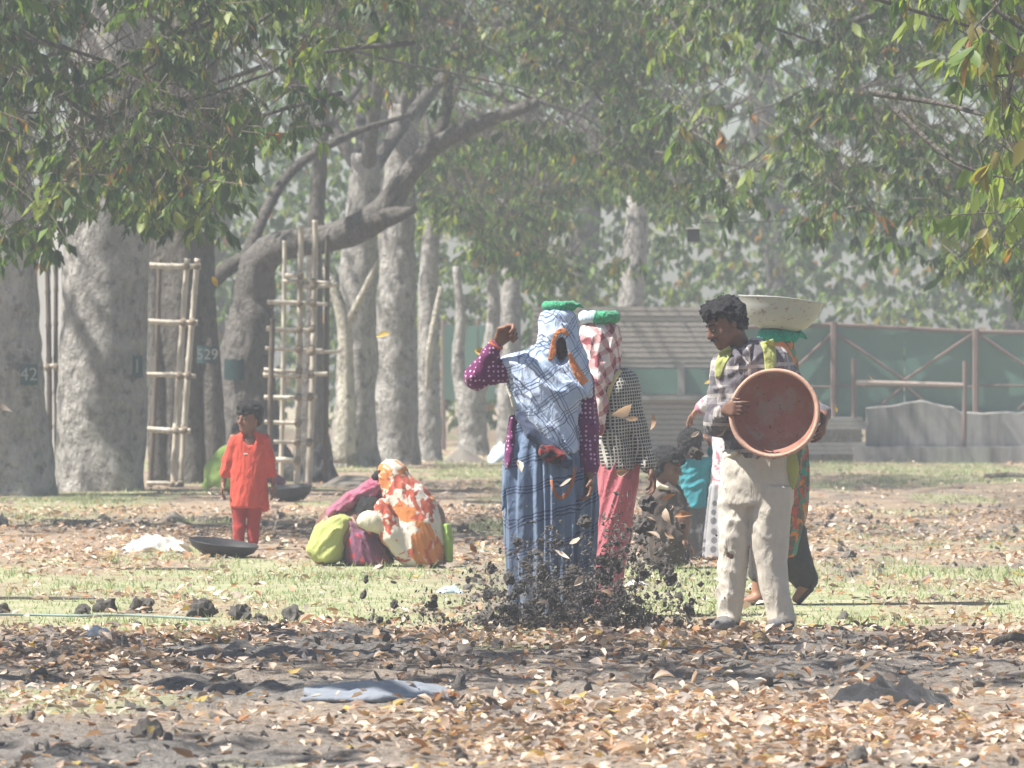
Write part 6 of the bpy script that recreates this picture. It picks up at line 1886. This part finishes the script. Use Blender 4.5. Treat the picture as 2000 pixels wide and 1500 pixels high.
def spray():
    def samp(m):
        n = m * 4; k = RNG.random(n)
        px = np.where(k < .72, RNG.normal(1130, 105, n), RNG.uniform(700, 1350, n))
        py = 1230 - np.where(k < .72, RNG.beta(1.1, 2.0, n) * 300, RNG.beta(1.2, 2.5, n) * 130)
        lim = np.where(px > 1180, 960, 1020) + np.clip(np.abs(px - 1140) - 110, 0, 400) * .5
        lim = lim + 60 * (vnoise(px / 40, px * 0) - .5)
        ok = RNG.random(n) < sstep(-30, 170, py - lim) * (.3 + .9 * sstep(.3, .6, vnoise(px / 26, py / 26)))
        px, py = px[ok], py[ok]
        i = RNG.choice(len(px), m); return px[i] + RNG.normal(0, 1.5, m), np.minimum(py[i] + RNG.normal(0, 1.5, m), 1230)
    d0 = 31.0
    n = 10000; px, py = samp(n); d = RNG.uniform(d0 - .35, d0 + .45, n)
    P = np.stack([(px - 1000) / FPX * d, d, EYE + (HORIZON - py) / FPX * d], 1); r = np.clip(np.exp(RNG.normal(math.log(.0048), .6, n)), .002, .018)
    small_lumps('flying_soil', P[P[:, 2] > .02], r[P[:, 2] > .02], 'spray of dark soil crumbs thrown up before the women', 'soil')
    n = 270; px, py = samp(n); d = RNG.uniform(d0 - .35, d0 + .4, n)
    big = [(1256, 1120, 13), (1310, 1130, 16), (1300, 1108, 18), (1357, 886, 14), (1266, 985, 20), (1142, 1020, 17), (1258, 1030, 20), (715, 1132, 7), (710, 1162, 9), (770, 1180, 9), (845, 1180, 10), (1345, 1190, 12), (1325, 1215, 12), (1290, 1210, 10), (1250, 1210, 8), (1030, 1190, 12), (1060, 1120, 15), (1120, 1115, 16), (1185, 1130, 13), (1175, 1095, 13), (995, 1130, 14), (960, 1110, 12), (1090, 1060, 11), (1010, 1060, 10)]
    for i in range(n):
        r = float(np.clip(np.exp(RNG.normal(math.log(.015), .42)), .007, .038)); z = EYE + (HORIZON - py[i]) / FPX * d[i]
        if z < .03: z = .03
        clod(((px[i] - 1000) / FPX * d[i], d[i], z), r, 'small dark soil clod flying in the thrown spray', 'flying soil clods')
    for x, y, r in big:
        dd = d0 + random.uniform(-.3, .2); clod(pix(x, y, dd), r / FPX * dd, 'larger dark soil clod flying in front of the women and children', 'larger flying soil clods')
spray()

def flying_leaves():
    L = [(1214, 800, 48, 0, 'tan leaf pair flying in front of the checked jacket'), (1234, 818, 34, 2, 'brown curled leaf flying across the checked sleeve'), (1272, 825, 40, 2, 'curled brown leaf flying between checked sleeve and shed'), (1015, 910, 36, 1, 'cream leaf flying before the blue skirt'), (1104, 942, 34, 1, 'white leaf scrap flying before the orange border loop'),
         (1358, 848, 22, 1, 'cream leaf flying before the black haired boy'), (1306, 970, 36, 4, 'orange brown leaf cluster flying beside the teal shirt, upper one'), (1312, 992, 26, 0, 'small tan leaf hanging in the air below the orange cluster'), (1335, 1008, 38, 4, 'bright orange leaf flying low in front of grey trousers'), (1305, 1008, 32, 0, 'pale curled leaf flying beside the bright orange leaf'), (1272, 1014, 26, 1, 'small cream leaf flying over the dark brown robe'),
         (1276, 1045, 30, 1, 'white leaf scrap flying in front of the squatting figure'), (1307, 1046, 30, 2, 'rusty leaf flying low over the dark robe'), (1098, 1082, 36, 1, 'large cream leaf flying before the blue hem'), (1124, 1054, 30, 0, 'pale upright leaf flying before the pink skirt'), (1226, 1030, 34, 0, 'tan leaf flying across the pink skirt fold'), (1216, 922, 34, 2, 'brown leaf flying at the hem of the checked jacket'),
         (925, 1072, 30, 4, 'orange leaf falling beside the lime cloth end'), (1036, 1102, 26, 1, 'cream leaf deep in the flying soil'), (1010, 1075, 26, 3, 'brown leaf at the edge of the blue skirt'), (1700, 737, 20, 3, 'small brown leaf falling in front of the green fence'), (1632, 797, 24, 6, 'yellow leaf falling beside the tub'), (1383, 745, 22, 6, 'yellow leaf falling beside the plaid shirt'), (1130, 1135, 30, 1, 'pale leaf in the lower soil spray'), (1185, 1160, 26, 2, 'brown leaf in the lower soil spray'),
         (1060, 1180, 28, 0, 'tan leaf just above the ground in the spray'), (1115, 1195, 34, 1, 'cream leaf standing under the pink hem'), (420, 550, 24, 6, 'yellow leaf falling before the fused dark trunk'), (748, 655, 40, 6, 'yellow leaf falling before the cylindrical trunk'), (940, 690, 32, 6, 'yellow leaf falling beside the raised sleeve'), (5, 805, 50, 5, 'olive leaf falling before the end trunk')]
    for x, y, w, c, lab in L:
        d = 30.6 + random.uniform(-.2, .2); 
        if y < 760 and x < 1400: d = 34
        if x > 1500: d = 33
        D = np.array([random.uniform(-1, 1), random.uniform(-.6, .6), random.uniform(-.8, .5)]); N = np.array([random.uniform(-1, 1), random.uniform(-1, -.2), random.uniform(-.4, 1)])
        s, dd, n = frames(D[None], N[None]); Lm = w / FPX * d * random.uniform(.8, 1.05)
        o = place_leaf('flying_leaf', random.choice(DRYV[c]), pix(x, y, d) - dd[0] * Lm * .5, s[0], dd[0], n[0], Lm); tag(o, lab, 'leaf', 'leaves in the air')
flying_leaves()
